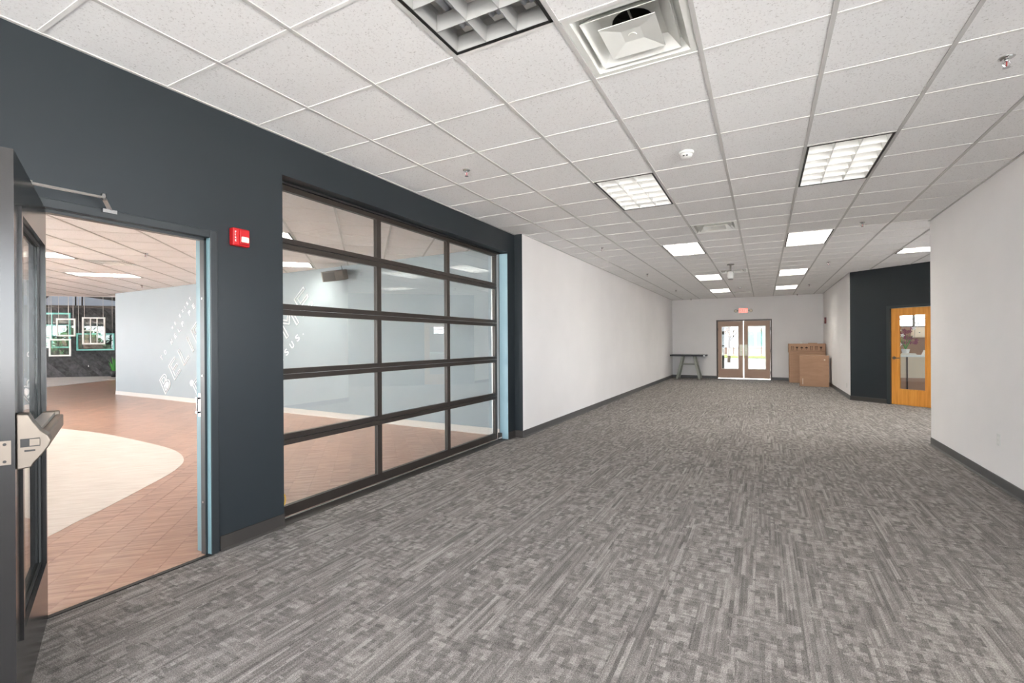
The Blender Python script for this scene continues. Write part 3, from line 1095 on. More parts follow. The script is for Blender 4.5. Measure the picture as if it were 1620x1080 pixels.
bright = make_troffer('recessed_light', 'brightly lit ceiling light in the right alcove before the dark wall', M['tube_lobby'], 'lit ceiling lights')
x, y = cellp(4, 13)
bright.location = (x + tcx, y + tcy / 2, CEIL)
bright.rotation_euler = (0, 0, PI / 2)
LLAB = {(2, 2): 'glowing lobby light highest in the left column of the overhead door', (2, 6): 'glowing lobby light seen through the second pane row above the slanted lettering',
        (-4, 6): 'glowing lobby light at the hinge side of the doorway', (-4, 10): 'long glowing lobby light in the middle of the doorway, below the dark vent'}
for a, b_ in LTROF:
    p, q = lob(a, b_), lob(a + 2, b_ + 1)
    lb = LLAB[(a, b_)]
    o = copy_tree(bright, ((p[0] + q[0]) / 2, (p[1] + q[1]) / 2, LCEIL), -PI / 4, lb)


# ------------------------------------------------------------------ ceiling vents
def make_vent(label):
    V_ = thing('ceiling_vent', label, 'air vent', group='square cone air vents')
    e = tcx / 2 - 0.014

    def ring(r0, z0, r1, z1, th=0.003):
        m = MB()
        c = [(-1, -1), (1, -1), (1, 1), (-1, 1)]
        vs = [(a * r0, d * r0, z0) for a, d in c] + [(a * r1, d * r1, z1) for a, d in c]
        vs += [(x_, y_, z_ + th) for x_, y_, z_ in vs]
        fs = []
        for i in range(4):
            n = (i + 1) % 4
            fs += [(i, n, 4 + n, 4 + i), (8 + n, 8 + i, 12 + i, 12 + n), (i, 8 + i, 8 + n, n), (4 + i, 4 + n, 12 + n, 12 + i)]
        return m.add(vs, fs)
    r_ = ring(e, 0.0, e - 0.035, 0.0)
    q = ring(e - 0.035, 0.0, e - 0.075, 0.055)
    r_.add(q.v, q.f)
    r_.build('vent_frame', M['cone'], V_)
    q = ring(0.212, 0.004, 0.15, 0.07)
    q2 = ring(0.217, 0.001, 0.212, 0.004)
    q.add(q2.v, q2.f)
    q.build('middle_cone', M['cone'], V_)
    pb = MB()
    c = [(-1, -1), (1, -1), (1, 1), (-1, 1)]
    a_ = 0.142
    vs = [(u * a_, v * a_, -0.006) for u, v in c] + [(u * 0.05, v * 0.05, 0.012) for u, v in c] + [(u * a_, v * a_, -0.002) for u, v in c] + [(u * 0.05, v * 0.05, 0.016) for u, v in c]
    fs = [(4, 5, 6, 7), (15, 14, 13, 12)]
    for i in range(4):
        n = (i + 1) % 4
        fs += [(i, n, 4 + n, 4 + i), (8 + n, 8 + i, 12 + i, 12 + n), (i, 8 + i, 8 + n, n)]
    pb.add(vs, fs)
    pb.build('centre_plate', M['cone'], V_)
    MB().lathe([(0.02, -0.003), (0.022, 0.004)], (0, 0, 0.012), 16).build('centre_button', M['cone'], V_)
    nk = MB()
    n = 24
    vs = [(0.105 * math.cos(2 * PI * i / n), 0.105 * math.sin(2 * PI * i / n), z) for z in (0.075, 0.16) for i in range(n)]
    nk.add(vs, [(i, (i + 1) % n, n + (i + 1) % n, n + i) for i in range(n)] + [tuple(range(n, 2 * n))])
    nk.build('duct_neck', M['duct'], V_)
    # back pan around the neck
    pan = MB()
    vs = []
    R_ = e - 0.075
    m = 24
    for i in range(m):
        t = 2 * PI * i / m
        cx_, cy_ = math.cos(t), math.sin(t)
        k_ = R_ / max(abs(cx_), abs(cy_))
        vs += [(cx_ * k_, cy_ * k_, 0.055), (0.105 * cx_, 0.105 * cy_, 0.08)]
    pan.add(vs, [(2 * i, 2 * i + 1, 2 * ((i + 1) % m) + 1, 2 * ((i + 1) % m)) for i in range(m)])
    pan.build('back_pan', M['cone'], V_)
    MB().box(-0.004, 0.004, -0.12, 0.12, 0.078, 0.09).box(-0.12, 0.12, -0.004, 0.004, 0.078, 0.09).build('neck_strut', M['alu'], V_)
    return V_


vent = make_vent('large square cone air vent beside the near unlit ceiling light')
vl = [None, 'square air vent right of the yellowish ceiling light', 'square air vent behind the hanging ceiling unit', 'farthest square air vent close to the end wall']
for k, (i, j) in enumerate(VENTS):
    x, y = cellp(i, j)
    p = (x + tcx / 2, y + tcy / 2, CEIL)
    if k == 0:
        vent.location = p
    else:
        copy_tree(vent, p, label=vl[k])
p, q = lob(*LVENT), lob(LVENT[0] + 1, LVENT[1] + 1)
copy_tree(vent, ((p[0] + q[0]) / 2, (p[1] + q[1]) / 2, LCEIL), PI / 4, 'dark square air vent in the lobby ceiling above the doorway light')


# ------------------------------------------------------------------ sprinklers, detectors
def make_sprinkler(label):
    s = thing('sprinkler_head', label, 'sprinkler', group='pendant sprinkler heads')
    MB().lathe([(0.036, 0.0), (0.036, -0.004), (0.026, -0.010), (0.016, -0.012)], n=18).build('escutcheon', M['chrome'], s, True)
    MB().cyl((0, 0, -0.01), (0, 0, -0.028), 0.010).build('body', M['chrome'], s, True)
    fr_ = MB()
    for u in (-1, 1):
        fr_.tube([(u * 0.009, 0, -0.025), (u * 0.017, 0, -0.04), (u * 0.004, 0, -0.057)], 0.003, 6)
    fr_.build('frame_arms', M['chrome'], s)
    MB().cyl((0, 0, -0.026), (0, 0, -0.055), 0.0025, 6).build('bulb', M['red'], s)
    MB().lathe([(0.017, -0.058), (0.018, -0.060), (0.004, -0.061)], n=16).build('deflector', M['chrome'], s)
    return s


spr = make_sprinkler('sprinkler head in the ceiling above the overhead glass door')
SPR = [((-3.5, 1.5), None), ((2.5, 1.5), 'sprinkler head at the upper right edge over the right wall'),
       ((-3.5, 8.5), 'sprinkler head over the near part of the long white wall'), ((2.45, 8.6), 'sprinkler head beside the opening of the right alcove'),
       ((2.43, 14.8), 'sprinkler head just beyond the alcove, in front of the far right wall'), ((-3.5, 14.5), 'second sprinkler head over the long white wall'),
       ((-3.5, 21.5), 'third sprinkler head over the long white wall'), ((2.4, 22.1), 'sprinkler head above the cartons at the far right'),
       ((-3.5, 27.4), 'sprinkler head in the far left ceiling corner'), ((2.2, 27.4), 'sprinkler head in the far right ceiling corner')]
for k, ((i, j), lb) in enumerate(SPR):
    x, y = cellp(i, j)
    if k == 0:
        spr.location = (x, y, CEIL)
    else:
        copy_tree(spr, (x, y, CEIL), label=lb)
copy_tree(spr, (-8.6, 3.9, LCEIL + 0.002), label='sprinkler head in the lobby ceiling seen through the doorway')
copy_tree(spr, (-13.4, 6.0, LCEIL + 0.002), label='small sprinkler head in the lobby ceiling near the lettered wall')

sd = thing('smoke_detector', 'round white smoke detector with two dark slots between ceiling lights', 'smoke detector', (*cellp(-0.45, 2.42), CEIL))
MB().lathe([(0.062, 0.0), (0.062, -0.014), (0.052, -0.020)], n=28).build('base', M['white_plastic'], sd, True)
MB().lathe([(0.050, -0.018), (0.048, -0.038), (0.038, -0.050), (0.012, -0.054)], n=28).build('chamber', M['white_plastic'], sd, True)
for a in (-1.9, -1.35):
    MB().obar((0.046 * math.cos(a - 0.16), 0.046 * math.sin(a - 0.16), -0.042), (0.046 * math.cos(a + 0.16), 0.046 * math.sin(a + 0.16), -0.042), 0.008, 0.008).build('slot', M['screen_dark'], sd)
sd2 = copy_tree(sd, (*cellp(-0.53, 21.6), CEIL), label='small round smoke detector just before the farthest vent')
hg = thing('ceiling_speaker', 'white unit hanging on a short stem from the far ceiling', 'speaker', (*cellp(-0.5, 13.6), CEIL))
MB().lathe([(0.07, 0.0), (0.07, -0.015), (0.03, -0.02)], n=20).build('canopy', M['grey_plastic'], hg, True)
MB().cyl((0, 0, -0.01), (0, 0, -0.16), 0.018).build('stem', M['grey_plastic'], hg, True)
MB().lathe([(0.04, -0.15), (0.062, -0.16), (0.066, -0.25), (0.055, -0.30), (0.03, -0.31)], n=20).build('body', M['white_plastic'], hg, True)
MB().lathe([(0.05, -0.305), (0.045, -0.325), (0.015, -0.33)], n=20).build('lens_ring', M['grey_plastic'], hg, True)

# ------------------------------------------------------------------ text
_glyph = {}


def glyph(ch, outline, material):
    key = (ch, outline, material.name)
    if key in _glyph:
        return _glyph[key]
    cu = bpy.data.curves.new('glyph', 'FONT')
    cu.body = ch
    cu.size = 1.0
    if outline:
        cu.fill_mode = 'NONE'
        cu.bevel_depth = outline
        cu.bevel_resolution = 0
    else:
        cu.extrude = 0.01
        cu.offset = 0.012
    cu.resolution_u = 4
    ob = bpy.data.objects.new('glyph', cu)
    COL.objects.link(ob)
    dg = bpy.context.evaluated_depsgraph_get()
    me = bpy.data.meshes.new_from_object(ob.evaluated_get(dg))
    bpy.data.objects.remove(ob)
    bpy.data.curves.remove(cu)
    me.materials.clear()
    me.materials.append(material)
    xs = [v.co.x for v in me.vertices]
    ys = [v.co.y for v in me.vertices]
    bb = (min(xs), max(xs), min(ys), max(ys))
    me.name = 'letter'
    _glyph[key] = (me, bb)
    return _glyph[key]


def letters(parent, items, material, outline=0):
    """items: (char, M 4x4 local placement, width, height): glyph is fitted to width x height, lower left at origin"""
    for ch, Mx, wd, ht in items:
        me, bb = glyph(ch, outline, material)
        o = link('letter', me, parent)
        sx, sy = wd / max(bb[1] - bb[0], 1e-4), ht / max(bb[3] - bb[2], 1e-4)
        o.matrix_local = Mx @ Matrix.Diagonal((sx, sy, min(sx, sy), 1)) @ Matrix.Translation((-bb[0], -bb[2], 0))


wu = Vector((LA[0] - LB[0], LA[1] - LB[1], 0)).normalized()
wn = Vector((wu.y, -wu.x, 0))
TH_ = math.radians(39.5)


def wall_pt(x, z, off=0.004):
    t = (x - LB[0]) / (LA[0] - LB[0])
    return Vector((x, LB[1] + t * (LA[1] - LB[1]), z)) + wn * off


def wall_M(x, z, dx=0.0, dy=0.0):
    ax = wu * math.cos(TH_) + Vector((0, 0, 1)) * math.sin(TH_)
    ay = -wu * math.sin(TH_) + Vector((0, 0, 1)) * math.cos(TH_)
    o = wall_pt(x, z) + ax * dx + ay * dy
    return Matrix(((ax.x, ay.x, wn.x, o.x), (ax.y, ay.y, wn.y, o.y), (ax.z, ay.z, wn.z, o.z), (0, 0, 0, 1)))


def word(label, text, x, z, pitch, wd, ht, outline=0, widths=None):
    w_ = thing('wall_lettering', label, 'lettering', group='slanted white lettering on the lobby wall')
    items, d = [], 0
    for k, ch in enumerate(text):
        if ch == ' ':
            d += pitch * 0.75
            continue
        cw = wd * {'I': 0.2, 'M': 1.3, 'W': 1.3, '.': 0.2, 'L': 0.85, 'J': 0.7}.get(ch, 1.0)
        hh = ht * 0.16 if ch == '.' else ht
        items.append((ch, wall_M(x, z, d), cw, hh))
        d += cw + (pitch - wd)
    letters(w_, items, M['white_print'], outline)
    return w_


word('large outlined white word BELIEVE slanting up the lobby wall', 'BELIEVE', -13.44, 0.13, 0.585, 0.40, 0.47, 0.017)
word('outlined white word starting with B at the right jamb of the doorway', 'BELONG', -11.88, 0.09, 0.585, 0.40, 0.47, 0.017)
word('large outlined white word ending in OME behind the overhead door', 'BECOME', -10.33, 0.06, 0.565, 0.40, 0.47, 0.017)
word('small white words TO HELP PEOPLE above the outlined word', 'TO HELP PEOPLE', -13.62, 0.98, 0.235, 0.10, 0.12)
word('smallest white words WE EXIST slanting at the top of the lettering', 'WE EXIST', -13.08, 1.76, 0.165, 0.065, 0.085)
word('small white words LIKE JESUS below the outlined word behind the overhead door', 'LIKE JESUS.', -9.66, 0.27, 0.225, 0.105, 0.13)
for (x, z), lb in (((-13.36, 0.38), 'round white dot inside the first letter of the outlined word'), ((-12.18, 0.47), 'round white dot beside the right jamb of the doorway')):
    c = wall_pt(x, z, 0.0)
    d_ = MB().cyl(c, c + wn * 0.012, 0.075, 20)
    tag(d_.build('wall_dot', M['white_print']), lb, 'dot', 'round white dots on the lobby wall')

# lobby wall speaker
sp = thing('wall_speaker', 'taupe wedge loudspeaker mounted high on the lobby wall', 'speaker', wall_pt(-6.9, 2.70, 0.0))
spb = MB()
pr_ = [(-0.26, -0.30), (-0.16, -0.36), (0.16, -0.36), (0.26, -0.26), (0.20, -0.10), (-0.12, -0.10)]
spb.prism(pr_, -0.09, 0.09)
SPO = spb.build('cabinet', M['speaker'], sp, bevel=0.01)
SPO.rotation_euler = (0.25, 0, 0)
G_ = MB().box(-0.15, 0.15, -0.365, -0.36, -0.075, 0.075).build('grille', M['grille'], sp)
G_.rotation_euler = (0.25, 0, 0)
MB().box(-0.05, 0.05, -0.12, 0, -0.04, 0.04).build('bracket', M['black'], sp)
MB().tube([(0, -0.02, 0.04), (-0.02, -0.05, 0.15)], 0.006).build('cable', M['black'], sp)

# ------------------------------------------------------------------ wall devices
fa = thing('fire_alarm', 'red fire alarm horn strobe on the dark wall beside the doorway', 'fire alarm', (XL, 2.056, 2.16))
MB().box(0, 0.045, -0.062, 0.062, -0.062, 0.062).build('housing', M['red'], fa, bevel=0.008)
MB().box(0.045, 0.056, -0.018, 0.05, -0.05, 0.052).build('front_panel', M['red'], fa, bevel=0.005)
MB().box(0.056, 0.068, -0.012, 0.042, -0.036, 0.004).build('strobe_lens', M['tape'], fa, bevel=0.008)
it = []
for k, ch in enumerate('FIRE'):
    Mx = Matrix(((0, 0, 1, 0.046), (1, 0, 0, -0.048), (0, 1, 0, 0.026 - k * 0.020), (0, 0, 0, 1)))
    it.append((ch, Mx, 0.010 if ch != 'I' else 0.003, 0.013))
letters(fa, it, M['white_print'])
fb = thing('fire_pull', 'small dark red alarm box on the far right wall above the cartons', 'fire alarm', (XRF, 18.5, 2.06))
MB().box(-0.05, 0, -0.06, 0.06, -0.10, 0.10).build('housing', mat('dark_red_plastic', rgb(104, 22, 26), 0.4), fb, bevel=0.006)
MB().box(-0.056, -0.05, -0.035, 0.035, -0.02, 0.06).build('lens', M['tape'], fb)


def outlet(label, loc, rz):
    o = thing('wall_outlet', label, 'outlet', loc, rz, 'white wall outlets')
    P_ = MB().box(-0.035, 0.035, -0.006, 0, -0.057, 0.057).build('cover_plate', M['white_plastic'], o, bevel=0.002)
    for z in (-0.02, 0.02):
        MB().box(-0.016, 0.016, -0.008, -0.006, z - 0.013, z + 0.013).build('socket', M['white_metal'], P_)
    return o


outlet('white wall outlet low on the near right wall', (XR, 6.2, 0.45), -PI / 2)
outlet('white wall outlet low on the far right wall beside the dark angled wall', (XRF, 14.2, 0.30), -PI / 2)

# ------------------------------------------------------------------ double doors at the far end
fr = MB()
fr.box(BX0, BX0 + 0.05, YB - 0.012, YB + 0.162, 0, BZ).box(BX1 - 0.05, BX1, YB - 0.012, YB + 0.162, 0, BZ).box(BX0 + 0.05, BX1 - 0.05, YB - 0.012, YB + 0.162, BZ - 0.05, BZ)
D2 = struct(fr.build('door_2', M['bronze_frame']), 'dark brown door frame around the glazed double doors')
MB().box(BX0 + 0.05, BX1 - 0.05, YB - 0.02, YB + 0.16, -0.006, 0.012).build('threshold', M['alu'], D2)
for side, xa, xb in ((0, BX0 + 0.052, -0.652), (1, -0.638, BX1 - 0.052)):
    lb = 'left leaf of the brown glazed double doors at the far end' if side == 0 else 'right leaf of the brown glazed double doors at the far end'
    D = thing('glazed_door', lb, 'door', ((xa + xb) / 2, YB + 0.05, 0), group='brown double doors')
    c = (xa + xb) / 2
    hx0, hx1 = xa - c, xb - c
    l0, l1 = (-1.393 - c, -0.80 - c) if side == 0 else (-0.51 - c, 0.085 - c)
    z0, z1 = 0.36, 1.96
    q = MB().box(hx0, l0, -0.022, 0.022, 0.03, 2.138).box(l1, hx1, -0.022, 0.022, 0.03, 2.138).box(l0, l1, -0.022, 0.022, 0.03, z0).box(l0, l1, -0.022, 0.022, z1, 2.138)
    q.build('leaf', M['bronze_door'], D)
    q = MB()
    for y0_ in (-0.028,):
        q.box(l0, l0 + 0.02, y0_, -0.01, z0, z1).box(l1 - 0.02, l1, y0_, -0.01, z0, z1).box(l0, l1, y0_, -0.01, z0, z0 + 0.02).box(l0, l1, y0_, -0.01, z1 - 0.02, z1)
    q.build('glazing_bead', M['tape'], D)
    MB().box(l0, l1, -0.003, 0.003, z0, z1).build('pane', M['dimming_glass'], D)
    px0, px1 = (hx1 - 0.125, hx1 - 0.012) if side == 0 else (hx0 + 0.012, hx0 + 0.125)
    PL = MB().box(px0, px1, -0.034, -0.022, 0.86, 1.27).build('push_plate', M['plate'], D, bevel=0.004)
    MB().box(px0 + 0.02, px1 - 0.02, -0.075, -0.034, 1.02, 1.06).build('pull', M['plate'], PL, bevel=0.006)
    for z in (0.25, 1.05, 1.85):
        xx = hx0 if side == 0 else hx1
        MB().cyl((xx, -0.026, z - 0.05), (xx, -0.026, z + 0.05), 0.008).build('hinge', M['bronze_frame'], D)

# exit sign
ES = thing('exit_sign', 'lit red EXIT sign with two emergency lamp heads over the double doors', 'exit sign', (-0.645, YB, 2.52))
MB().box(-0.165, 0.165, -0.055, 0, -0.10, 0.10).build('housing', M['white_plastic'], ES, bevel=0.006)
FACE = MB().box(-0.15, 0.15, -0.058, -0.055, -0.085, 0.085).build('face', M['exit_face'], ES)
it = []
xx = -0.13
for ch, wd in zip('EXIT', (0.06, 0.075, 0.018, 0.066)):
    it.append((ch, Matrix(((1, 0, 0, xx), (0, 0, -1, -0.059), (0, 1, 0, -0.065), (0, 0, 0, 1))), wd, 0.13))
    xx += wd + 0.013
letters(ES, it, M['exit_red'])
for s_ in (-1, 1):
    a = MB().cyl((s_ * 0.165, -0.03, 0), (s_ * 0.20, -0.03, 0), 0.018)
    A_ = a.build('lamp_arm', M['grey_plastic'], ES)
    hd = MB().cyl((s_ * 0.25, -0.01, 0.0), (s_ * 0.25, -0.06, -0.01), 0.042, 18, 0.058)
    H_ = hd.build('lamp_head', M['grey_plastic'], ES)
    MB().cyl((s_ * 0.25, -0.0605, -0.01), (s_ * 0.25, -0.064, -0.0105), 0.046, 18).build('lens', M['tape'], H_)

# table at the far left
TB = thing('side_table', 'dark topped trestle table with splayed grey legs by the end wall', 'table', (-2.48, 18.93, 0))
MB().box(-0.64, 0.62, -0.33, 0.33, 0.845, 0.905).build('table_top', M['table_top'], TB, bevel=0.005)
for sx in (-1, 1):
    for sy in (-1, 1):
        MB().obar((sx * 0.40, sy * 0.30, 0), (sx * 0.20, sy * 0.17, 0.848), 0.075, 0.045, (0, 1, 0)).build('leg', M['table_leg'], TB)
MB().box(-0.28, 0.28, -0.02, 0.02, 0.52, 0.57).build('stretcher', M['table_leg'], TB)
for sx in (-1, 1):
    MB().box(sx * 0.275 - 0.02, sx * 0.275 + 0.02, -0.24, 0.24, 0.50, 0.55).build('leg_brace', M['table_leg'], TB)
MB().box(0.53, 0.60, -0.336, -0.33, 0.85, 0.90).build('white_sticker', M['white_print'], TB)


# cartons
def carton(label, loc, rz, w_, d_, h_, flap=True):
    C_ = thing('cardboard_box', label, 'box', loc, rz, 'brown cartons stacked in the corner')
    MB().box(-w_ / 2, w_ / 2, -d_ / 2, d_ / 2, 0, h_).build('body', M['cardboard'], C_, bevel=0.006)
    MB().box(-w_ / 2 + 0.005, w_ / 2 - 0.005, -0.028, 0.028, h_ - 0.001, h_ + 0.0012).build('packing_tape', M['tape'], C_)
    return C_


c1 = carton('tall plain cardboard box at the bottom of the stack by the end wall', (1.285, 18.72, 0), 0, 1.03, 0.55, 1.0)
c2 = carton('flat cardboard box with printed handling symbols on top of the stack', (1.275, 18.71, 1.0012), 0, 1.04, 0.56, 0.305)
for k, kind_ in enumerate('agovtau'):
    cx_ = -0.42 + k * 0.135
    y_ = -0.2815
    g = MB()
    if kind_ in 'at':
        for dx in (-0.022, 0.022):
            g.box(cx_ + dx - 0.007, cx_ + dx + 0.007, y_, y_ + 0.002, 0.11, 0.20)
            g.prism_m([(cx_ + dx - 0.018, 0.195), (cx_ + dx + 0.018, 0.195), (cx_ + dx, 0.225)], 0, 0.002, Matrix(((1, 0, 0, 0), (0, 0, -1, y_ + 0.002), (0, 1, 0, 0), (0, 0, 0, 1))))
        g.box(cx_ - 0.042, cx_ + 0.042, y_, y_ + 0.002, 0.09, 0.10)
    elif kind_ in 'gu':
        Mq = Matrix(((1, 0, 0, 0), (0, 0, -1, y_ + 0.002), (0, 1, 0, 0), (0, 0, 0, 1)))
        g.prism_m([(cx_ - 0.035, 0.20), (cx_ + 0.035, 0.20), (cx_ + 0.02, 0.14), (cx_ - 0.02, 0.14)], 0, 0.002, Mq)
        g.box(cx_ - 0.006, cx_ + 0.006, y_, y_ + 0.002, 0.10, 0.14).box(cx_ - 0.035, cx_ + 0.035, y_, y_ + 0.002, 0.085, 0.10)
    else:
        Mq = Matrix(((1, 0, 0, 0), (0, 0, -1, y_ + 0.002), (0, 1, 0, 0), (0, 0, 0, 1)))
        g.prism_m([(cx_ - 0.04 * math.cos(a * PI / 8), 0.15 + 0.05 * math.sin(a * PI / 8)) for a in range(9)], 0, 0.002, Mq)
        g.box(cx_ - 0.005, cx_ + 0.005, y_, y_ + 0.002, 0.09, 0.15)
    g.build('printed_symbol', M['ink'], c2)
MB().box(-0.51, 0.51, -0.2815, -0.28, 0.055, 0.062).build('printed_line', M['ink'], c2)
c3 = carton('plain square cardboard box leaning in front of the stack', (1.385, 17.32, 0), -0.10, 0.76, 0.42, 0.94)
MB().cyl((0.27, -0.212, 0.82), (0.27, -0.210, 0.82), 0.022).build('round_sticker', M['tape'], c3)
MB().box(-0.305, -0.288, -0.212, -0.21, 0.06, 0.24).build('handling_strip', M['tape'], c3)
rl = thing('tape_roll', 'small white roll lying on the printed carton', 'roll', (1.12, 18.6, 1.3065))
MB().lathe([(0.03, 0), (0.032, 0.03), (0.028, 0.045)], n=16).build('roll', M['white_print'], rl)
pd = thing('packing_pad', 'thin brown cardboard pad lying on the printed carton', 'cardboard', (1.45, 18.7, 1.3065))
MB().box(-0.12, 0.12, -0.1, 0.1, 0, 0.018).build('pad', M['cardboard'], pd)

# ------------------------------------------------------------------ orange office door and the office behind it
OFR = MB().box(0.79, 0.86, -0.012, 0.152, 0, 2.12).box(1.67, 1.74, -0.012, 0.152, 0, 2.12).box(0.79, 1.74, -0.012, 0.152, 2.105, 2.16)
OF = struct(OFR.build('door_3', M['frame_paint']), 'dark frame of the orange office door')
OF.location, OF.rotation_euler = AW.location, AW.rotation_euler
OD = thing('office_door', 'orange oak door with tall glass lite in the dark angled wall', 'door', (*aw(1.265, 0.05), 0), EA)
lw0, lw1, lz0, lz1 = -0.25, 0.245, 0.345, 1.945
q = MB().box(-0.402, lw0, -0.022, 0.022, 0.012, 2.10).box(lw1, 0.402, -0.022, 0.022, 0.012, 2.10).box(lw0, lw1, -0.022, 0.022, 0.012, lz0).box(lw0, lw1, -0.022, 0.022, lz1, 2.10)
q.build('leaf', M['oak'], OD)
q = MB().box(lw0 - 0.01, lw0 + 0.012, -0.03, -0.02, lz0 - 0.01, lz1 + 0.01).box(lw1 - 0.012, lw1 + 0.01, -0.03, -0.02, lz0 - 0.01, lz1 + 0.01)
q.box(lw0, lw1, -0.03, -0.02, lz0 - 0.01, lz0 + 0.012).box(lw0, lw1, -0.03, -0.02, lz1 - 0.012, lz1 + 0.01)
q.build('glazing_bead', M['oak'], OD)
PN = MB().box(lw0, lw1, -0.003, 0.003, lz0, lz1).build('pane', M['glass'], OD)
MB().cyl((-0.345, -0.022, 1.02), (-0.345, -0.032, 1.02), 0.034, 18).build('handle_rose', M['satin'], OD)
MB().cyl((-0.345, -0.03, 1.02), (-0.345, -0.065, 1.02), 0.011).cyl((-0.345, -0.06, 1.02), (-0.225, -0.06, 1.02), 0.010).build('lever', M['satin'], OD, True)
it = []
for k, ch in enumerate('1231'):
    it.append((ch, Matrix(((1, 0, 0, -0.125 + k * 0.072), (0, 0, -1, -0.0045), (0, 1, 0, 1.72), (0, 0, 0, 1))), 0.018 if ch == '1' else 0.045, 0.075))
letters(OD, it, M['grey_plastic'])


# office room beyond the angled wall
b0, b1 = aw(0.15, 0.14), aw(5.6, 0.14)
OPOLY = [b0, b1, (7.6, b1[1]), (7.6, 17.7), (1.955, 17.7), (1.955, b0[1])]
struct(MB().prism(OPOLY, -0.12, 0.0).build('floor_office', M['carpet']))
struct(MB().prism(OPOLY, 2.7, 2.8).build('ceiling_office', M['white_paint']))
struct(MB().box(7.5, 7.6, b1[1], 17.7, 0, 2.7).build('wall_office_right', M['office_wall']))
struct(MB().box(1.955, 7.6, 17.6, 17.7, 0, 1.78).box(1.955, 7.6, 17.6, 17.7, 2.5, 2.7).box(1.955, 2.6, 17.6, 17.7, 1.78, 2.5).box(6.6, 7.6, 17.6, 17.7, 1.78, 2.5).build('wall_office_back', M['office_wall']))
wf = MB().box(2.6, 6.6, 17.62, 17.67, 1.78, 1.82).box(2.6, 6.6, 17.62, 17.67, 2.46, 2.5).box(2.6, 6.6, 17.62, 17.66, 2.01, 2.035)
for xx in (2.6, 3.23, 3.86, 4.5, 5.2, 5.9, 6.6):
    wf.box(xx - 0.03, xx + 0.03, 17.62, 17.67, 1.78, 2.5)
struct(wf.build('window_3', M['grey_plastic']), 'bright high office window behind the orange door')
cb = thing('wall_cabinet', 'cream wall cabinet seen through the glass of the orange door', 'cabinet', (4.5, 17.42, 1.48))
MB().box(-0.72, 0.72, -0.15, 0.178, 0, 0.29).build('body', M['cabinet'], cb)
for xx in (-0.70, 0.0):
    dd = MB().box(xx + 0.005, xx + 0.695, -0.168, -0.15, 0.01, 0.28).build('cabinet_door', M['cabinet'], cb)
    MB().cyl((xx + 0.1, -0.168, 0.14), (xx + 0.1, -0.185, 0.14), 0.015).build('knob', M['chrome'], dd)
ds = thing('office_desk', 'cream office counter seen low through the orange door glass', 'desk', (3.6, 15.6, 0))
MB().box(-1.5, 2.2, -0.35, 0.35, 0.98, 1.02).build('desk_top', M['white_print'], ds)
MB().box(-1.45, 2.15, -0.30, -0.26, 0.45, 0.98).build('front_panel', M['cabinet'], ds)
MB().box(-1.45, 2.15, -0.30, -0.26, 0.0, 0.44).build('lower_panel', M['office_wall'], ds)
MB().box(-0.40, -0.375, -0.315, -0.30, 0.0, 0.98).build('panel_joint', M['ink'], ds)
for k, (xx, w_, h_, lb) in enumerate(((3.28, 0.3, 0.05, 'white paper stack on the left of the office counter'), (3.72, 0.3, 0.13, 'taller paper stack on the right of the office counter'))):
    pp = thing('paper_stack', lb, 'papers', (xx, 15.5, 1.0205), 0, 'papers on the office counter')
    for n_ in range(4):
        o_ = MB().box(-w_ / 2 + 0.02 * n_, w_ / 2 - 0.015 * n_, -0.12, 0.12, h_ * n_ / 4, h_ * (n_ + 1) / 4 - 0.002).build('paper', M['paper'], pp)
        o_.rotation_euler = (0, 0, 0.1 * n_)
fp = thing('flower_pot', 'plum and white flowers on the office counter behind the door glass', 'flowers', (3.3, 15.85, 1.0205))
MB().lathe([(0.06, 0), (0.09, 0.14), (0.085, 0.15)], n=16).build('pot', M['white_plastic'], fp)
for k in range(30):
    a, r_ = random.random() * 2 * PI, 0.24 * math.sqrt(random.random())
    p_ = Vector((r_ * math.cos(a), r_ * math.sin(a), 0.25 + random.random() * 0.45))
    f_ = MB()
    for n_ in range(5):
        t_ = 2 * PI * n_ / 5
        f_.add([p_, p_ + Vector((0.035 * math.cos(t_ - 0.5), -0.015, 0.035 * math.sin(t_ - 0.5))), p_ + Vector((0.055 * math.cos(t_), -0.02, 0.055 * math.sin(t_))), p_ + Vector((0.035 * math.cos(t_ + 0.5), -0.015, 0.035 * math.sin(t_ + 0.5)))], [(0, 1, 2, 3)])
    f_.build('blossom', M['petal'] if random.random() < 0.65 else M['white_print'], fp)
stm = MB()
for k in range(8):
    a = 2 * PI * k / 8
    stm.tube([(0, 0, 0.13), (0.15 * math.cos(a), 0.15 * math.sin(a), 0.5)], 0.005, 5)
stm.build('stems', M['leaf_green'], fp)

